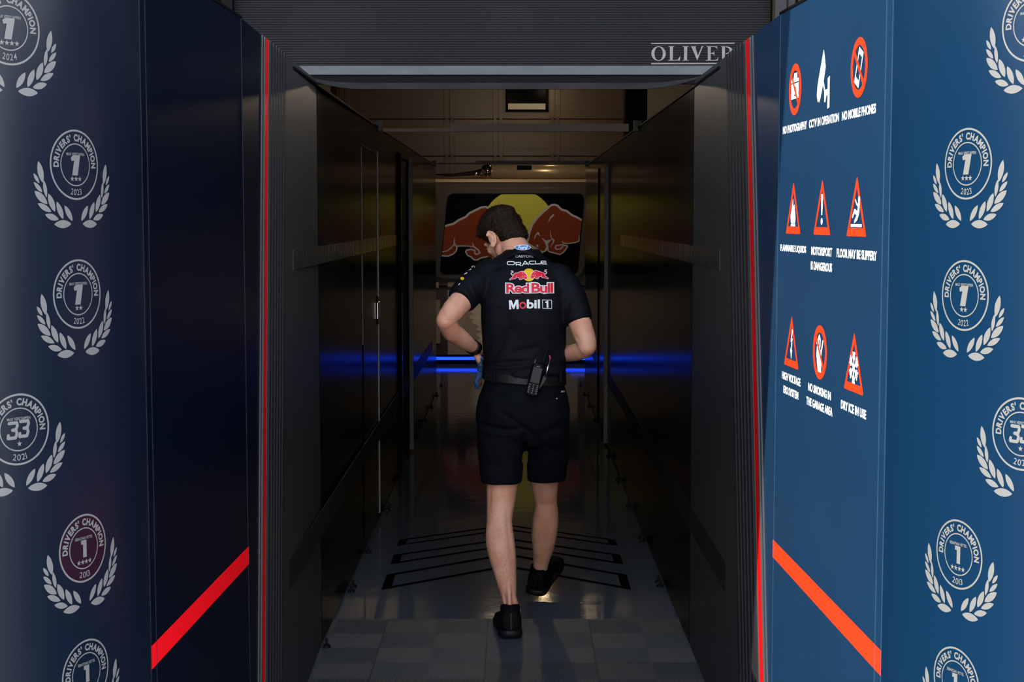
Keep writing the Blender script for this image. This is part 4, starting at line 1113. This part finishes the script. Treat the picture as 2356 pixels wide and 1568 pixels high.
g.stroke([(1248,110),(1262,188),(1385,184)],W); g.stroke([(1525,122),(1430,112),(1400,125),(1395,155),(1415,180),(1450,190),(1540,190)],W); g.stroke([(1405,150),(1530,155)],W*.8)
dec('oracle_print',Z(g),LM,shirt,BS).name='lettering_print'
g=T('CASTORE',1185,1228,586,592,off=.03); dec('small_print',g,LM,shirt,BS)
# bulls and sun
BL=[(1130,548),(1138,490),(1158,435),(1200,392),(1240,360),(1270,358),(1330,375),(1400,400),(1440,405),(1478,432),(1490,478),(1520,512),(1575,548),(1580,568),(1550,562),(1480,540),(1430,538),(1405,505),(1345,510),(1338,540),(1318,568),(1270,562),(1242,545),(1230,515),(1205,548),(1160,556)]
def bull(g,mir):
    f=(lambda p:(2170-p[0],p[1]+16+(p[0]-1130)*.03)) if mir else (lambda p:p)
    g.stroke([f(p) for p in BL],20,0,1,closed=True); g.poly([f(p) for p in BL],1,2)
    tl=[(1488,445),(1525,440),(1545,412),(1530,385),(1490,372),(1500,348),(1540,338)]
    g.stroke([f(p) for p in tl],24,0,1); g.stroke([f(p) for p in tl],9,1,2)
    for st in ([(1255,385),(1232,420)],[(1165,490),(1195,478),(1205,500)],[(1240,470),(1255,510)],[(1410,470),(1412,505)],[(1290,530),(1310,525)]): g.stroke([f(p) for p in st],[7]*len(st),0,3)
g=G2(); g.disc(1085,470,165,2,0); bull(g,False); bull(g,True); dec('bull_emblem_print',Z(g),LM,shirt,BS,(2,3))
g=G2()
for s_,u0,u1,v0,v1 in (('Red',1164.6,1217.5,651.5,673.5),('Bull',1222.5,1272.5,650.5,673)):
    for off,mi,h in ((.09,0,0),(.03,1,1)):
        t=FL(text(s_,off,mi=mi,h=h,space=.9)); ref=FL(text(s_,.03,space=.9)); x0,y0,x1,y1=ref.bbox(); sx=(u1-u0)/(x1-x0); sy=(v1-v0)/(y1-y0)
        t.xf(lambda x,y:(u0+(x-x0)*sx,v0+(y-y0)*sy)); g.merge(t)
dec('red_wordmark_print',g,LM,shirt,BS)
g=G2(); g.poly([(1170.8,690.5),(1176.8,689.8),(1181.6,701.5),(1186.5,689.3),(1192.6,689),(1193.8,710.2),(1188.6,710.6),(1187.8,698),(1183.4,710),(1180,710.2),(1175.6,699),(1176.3,711),(1171.6,711.3)]); g.ring(1202.7,702,4.4,8.2,1,0,k=1.0); g.merge(T('bil',1212,1242.3,688.5,709.5,off=.03))
g.stroke([(1248,689.5),(1269,690),(1269.5,709.5),(1248.8,709)],1.2,0,0,closed=True); g.poly([(1254.5,693.5),(1257,693),(1258.5,691.3),(1261.3,691.3),(1262,707.3),(1257.8,707.3),(1257.4,696.4),(1254.6,696.4)]); dec('oil_wordmark_print',g,LM,shirt,BS)
# oval badge on the collar
dg.update(); cm=bpy.data.meshes.new_from_object(collar.evaluated_get(bpy.context.evaluated_depsgraph_get()))
BC=bvh_of(cm)
g=G2(); g.disc(1203,567.5,18.5,0,0,ry=6.4); g.disc(1203,567.5,17.3,3,1,ry=5.4)
t=FL(text('Ford',.015,shear=.35,mi=0,h=2)); t.fit(23,8.4,1203,567.5); g.merge(t); pc0=P(1203,569,6.0); hc,nc,_,_=BC.ray_cast(Vector((pc0.x,4.5,pc0.z)),Vector((0,1,0)))
def fbadge(x,y,h):
    k=px(hc); dx=(x-1203)*k; dz=-(y-567.5)*k
    return (hc.x+dx, hc.y-.0075+6.0*dx*dx+dz*.30-h, hc.z+dz)
decal('oval_badge',g,fbadge,LM,collar,grid=(2,2),base=0,lay=.0006)
# sleeve marks
g=G2(); g.stroke([(1069,630),(1074.5,627)],2.2); g.stroke([(1086,613.5),(1090,611.5),(1092,614)],2.4); g.stroke([(1077,622),(1084,618.5)],1.8); g.stroke([(1055,655),(1058,651.5)],1.6)
g.disc(1063.5,640,4.4,2,0,ry=3.6); dec('sleeve_mark',g,LM,shirt,BS,(2,2))

# ---- shorts
s=MB()
loft_px(s,[(1207,862,6.02,90,.112,2.4),(1206,885,6.02,93,.117,2.4),(1205,910,6.015,101,.128,2.4),(1204,940,6.012,107,.135,2.3),(1203,970,6.015,107,.132,2.3),(1204,1000,6.02,103,.118,2.3),(1205,1020,6.02,90,.095,2.2)])
loft_px(s,[(1156,950,6.015,56,.118),(1155,1000,6.01,57.5,.110),(1154,1050,6.005,53,.098),(1153.5,1085,6.00,49.5,.092),(1153.5,1108,6.00,47,.088)])
loft_px(s,[(1257,950,6.015,54,.118),(1260,1000,6.03,51.5,.108),(1259.5,1050,6.08,49,.097),(1258.5,1085,6.12,46.5,.090),(1258,1104,6.14,45,.086)])
SF=[((1100,975),(1160,990),.006,5),((1160,990),(1210,985),.004,5),((1105,990),(1190,1003),-.003,6),((1150,945),(1240,1010),.005,6),((1205,1000),(1290,1045),.004,8),((1112,905),(1170,912),.004,3),((1250,925),(1300,905),.004,3),((1245,1000),(1300,975),.003,8),((1207,1000),(1206,1060),.010,5),((1105,950),(1120,930),.003,6),((1110,1065),(1150,1075),.003,8),((1220,1060),(1280,1040),.003,10)]
SF=[(a,b_,d*1.9,r) for a,b_,d,r in SF]
me=solid_remesh(s,.0055,4,mk_fold(SF,.0055,10))
shorts=from_mesh('shorts',me,M['shorts'],man)
BSh=bvh_of(shorts.data)
g=T('SIXT',1291,1300,898,902,off=.03); dec('small_print',g,LM,shorts,BSh,(2,2))
g=G2().disc(1281,916,1.3,0,0); dec('small_tab',g,LM,shorts,BSh,(2,2))
g=G2().poly([(1134,875),(1142,874.5),(1143,877),(1135,878)],3,0); dec('blue_tab',g,LM,shorts,BSh,(2,2))
# ---- belt
bt=MB(); rs=[]
ca_=P(1206,867,6.02)
def beltpt(a,dz,o): 
    x=(94*px(ca_)+o)*math.copysign(abs(math.cos(a))**(2/2.4),math.cos(a)); y=(.119+o)*math.copysign(abs(math.sin(a))**(2/2.4),math.sin(a))
    return (ca_.x+x,ca_.y+y,ca_.z+dz-x*.075)
n=60
A=[2*math.pi*k/n for k in range(n)]
bt.rings([[beltpt(a,.016,.0) for a in A],[beltpt(a,.016,.005) for a in A],[beltpt(a,-.016,.005) for a in A],[beltpt(a,-.016,.0) for a in A],[beltpt(a,.016,.0) for a in A]],cap=False)
bt.build('belt',M['belt'],man,smooth=False)
for u in (1137,1290):
    p=P(u,866,5.90); MB().box((p.x-.006,p.y-.002 if u==1137 else p.y+.004,p.z-.024),(p.x+.006,p.y+.02,p.z+.022)).build('belt_loop',M['shorts'],shorts,bevel=.002)
# ---- watch
wc=P(1090,799,6.022); wd=(P(1093,801,6.03)-P(1073,788,5.98)).normalized()
mb=MB(); a1=wd.cross(Vector((0,0,1))).normalized(); a2=wd.cross(a1).normalized(); rs=[]
for (t,r) in ((-.014,.0255),(-.014,.0300),(.014,.0290),(.014,.0240),(-.014,.0255)):
    rs.append([wc+wd*t+a1*math.cos(2*math.pi*k/28)*r*1.05+a2*math.sin(2*math.pi*k/28)*r for k in range(28)])
mb.rings(rs,cap=False); wt=mb.build('watch',M['watch'],man,smooth=True)
# ---- shoes and socks
def shoe(heel,yaw,pitch,roll,lab,red=False):
    Mx=Matrix.Translation(heel)@Matrix.Scale(1.10,4)@Matrix.Rotation(-yaw,4,'Z')@Matrix.Rotation(pitch,4,'X')@Matrix.Rotation(roll,4,'Y')
    up=MB(); rs=[]
    prof=[(.002,.024,.028,.098),(.010,.036,.022,.110),(.040,.040,.022,.110),(.075,.040,.022,.100),(.110,.038,.022,.086),(.150,.042,.022,.074),(.195,.047,.022,.060),(.235,.046,.022,.050),(.262,.036,.022,.042),(.276,.020,.024,.034)]
    for (y,w_,z0,z1_) in prof:
        r=[]
        for k in range(24):
            a=2*math.pi*k/24; ca,sa=math.cos(a),math.sin(a)
            ww=w_*(1 if sa<0 else (1-.38*sa*min(1,(z1_-.03)/.07)))
            r.append(Mx@Vector((ww*math.copysign(abs(ca)**.7,ca),y,(z0+z1_)/2+(z1_-z0)/2*math.copysign(abs(sa)**.7,sa))))
        rs.append(r)
    up.rings(rs)
    o=up.build('shoe',M['shoe'],man,smooth=True); o.modifiers.new('s','SUBSURF').levels=1
    so=MB(); rs=[]
    for (y,w_,zb2) in ((-.006,.016,.012),(.002,.034,.006),(.02,.042,.002),(.06,.043,0),(.11,.043,.002),(.16,.048,0),(.20,.052,0),(.24,.050,.003),(.27,.038,.010),(.284,.018,.018)):
        r=[]
        for k in range(20):
            a=2*math.pi*k/20; ca,sa=math.cos(a),math.sin(a); r.append(Mx@Vector((w_*math.copysign(abs(ca)**.6,ca),y,(zb2+.032)/2+(.032-zb2)/2*math.copysign(abs(sa)**.6,sa))))
        rs.append(r)
    so.rings(rs).build('sole',M['sole'],o,smooth=True)
    MB().box((-.0045,-.003,.035),(.0045,.004,.094),M=Mx).build('heel_stripe',M['sole'],o,bevel=.001)
    MB().box((-.006,-.001,.095),(.006,.007,.118),M=Mx).build('pull_tab',M['black'],o,bevel=.002)
    sk=MB(); sk.tube([Mx@Vector((0,.046,.07)),Mx@Vector((0,.046,.100)),Mx@Vector((.0,.047,.111))],[(.041,.038),(.0395,.038),(.0385,.036)],24); sk.build('sock',M['sock'],man,smooth=True)
    if red:
        g=G2()
        for dx in (0,.012): g.stroke([(.0+dx,0),(.007+dx,.018)],.0025); g.stroke([(.010+dx,0),(.004+dx,.014)],.0022)
        def f(x,y,h): return Mx@Vector((.0455+.001,.085+x,.038+y))
        decal('side_mark',g,f,M['red'],o)
    return Mx
hl=P(1176,1470,5.80); hl.z=.006
shoe(Vector((hl.x,5.785,.006)),R(-4),R(-2.0),0,'')
shoe(P(1229,1378,6.44)+Vector((0,0,.010)),R(19),R(16),R(8),'',True)

# ------------------------------------------------------------------ radio on the belt
rc=P(1231,872,5.860)
ra=empty('two_way_radio',rc); tag(ra,'black two-way radio with keypad and aerial clipped at the back of the belt','radio')
k_=px(rc); RM=Matrix.Translation(rc)@Matrix.Rotation(R(13.5),4,'Y')@Matrix.Rotation(R(-3),4,'X')@Matrix.Scale(k_,4)
# local units are pixels: x right, z up, y away
def RB_(x0,x1,z0,z1_,y0,y1): return MB().box((x0,y0,z0),(x1,y1,z1_),M=RM)
bdm=MB(); rs=[]
for (z_,w_) in ((-37,11),(-35,14),(-28,15),(0,14.8),(24,14.5),(34,13),(36.5,10)):
    rs.append([RM@Vector((w_*math.copysign(abs(math.cos(a))**.5,math.cos(a)),9*math.copysign(abs(math.sin(a))**.5,math.sin(a)),z_)) for a in [2*math.pi*i/24 for i in range(24)]])
bdm.rings(rs).build('radio_body',M['radio'],ra,smooth=False,bevel=.0008)
tag(RB_(-10.5,11,-8,28,-10.2,-8).build('screen',M['screen'],ra,bevel=.0008),'dark grey display')
RB_(-4,4,30,31.2,-10.0,-8).build('speaker_mark',M['key'],ra)
kb=MB()
kp=RB_(-12.5,12.5,-34,-10,-9.8,-8).build('keypad',M['radio'],ra)
for r_ in range(5):
    for c_ in range(3):
        x=-9+c_*9; z_=-13-r_*4.6
        MB().box((x-3.2,-10.6,z_-1.6),(x+3.2,-9.6,z_+1.4),M=RM).build('key',M['rubber'],kp)
        MB().box((x-1.5,-10.75,z_-.7),(x+1.1,-10.5,z_+.6),M=RM).build('key_mark',M['key'],kp)
MB().tube([RM@Vector(q) for q in ((9,-1,34),(9,-1,50),(9.5,-1,52),(10,-1,66),(10,-1,86))],[3.2*k_,2.8*k_,2.0*k_,1.7*k_,1.3*k_],12).build('aerial',M['rubber'],ra,smooth=True)
MB().tube([RM@Vector(q) for q in ((-9,-1,34),(-9,-1,44))],2.0*k_,10).build('volume_knob',M['steel'],ra)
MB().add([RM@Vector(q) for q in ((14,-3,-22),(24,-3,4),(25,-3,12),(17,-3,12),(14,6,-22),(24,6,4),(25,6,12),(17,6,12))],[(0,1,2,3),(4,7,6,5),(0,4,5,1),(1,5,6,2),(2,6,7,3),(3,7,4,0)]).build('belt_clip',M['screen'],ra)
MB().tube([RM@Vector(q) for q in ((22,-3,10),(22,-3,18),(22.3,-3,19),(22.3,-3,34),(22.5,-3,36),(22.8,-3,50))],[1.5*k_,2.2*k_,3.4*k_,3.4*k_,1.4*k_,1.0*k_],12).build('cable_plug',M['steel'],ra,smooth=True)
MB().tube([RM@Vector(q) for q in ((22.8,-3,50),(22.2,-3,57),(19,-3,61))],[1.4*k_,2.0*k_,1.4*k_],10).build('cable_boot',M['pink'],ra,smooth=True)
pts=[P(1266,806,5.865),P(1262,803,5.862),P(1252,806,5.862),P(1240,812,5.868),P(1228,824,5.872),P(1214,838,5.880),P(1200,848,5.880),P(1185,856,5.884),P(1176,862,5.892)]
MB().tube(pts,.0014,8).build('cable',M['rubber'],ra,smooth=True)
# ------------------------------------------------------------------ glove tucked at the left hip
gl_=MB()
for q in ([(1102,858,5.975),(1098,872,5.965),(1093,884,5.965)],[(1102,866,5.975),(1098,880,5.965),(1096,894,5.965)],[(1104,852,5.98),(1106,838,5.97),(1109,824,5.965)]):
    gl_.tube([P(*z_) for z_ in q],[.010,.012,.007],12)
gl_.ell(P(1102,866,5.972),(.010,.012,.016))
me=solid_remesh(gl_,.003,2,lambda co,no:co+no*noise.noise(co*60)*.004)
go=from_mesh('work_glove',me,M['blue'],None); tag(go,'blue cloth glove tucked at the left hip of the walking man','glove')
hp=MB(); hp.tube([P(1105,868,5.970),P(1103,878,5.962),P(1103,888,5.965)],[.009,.012,.008],12)
from_mesh('leather_patch',solid_remesh(hp,.003,2),M['brown'],go)
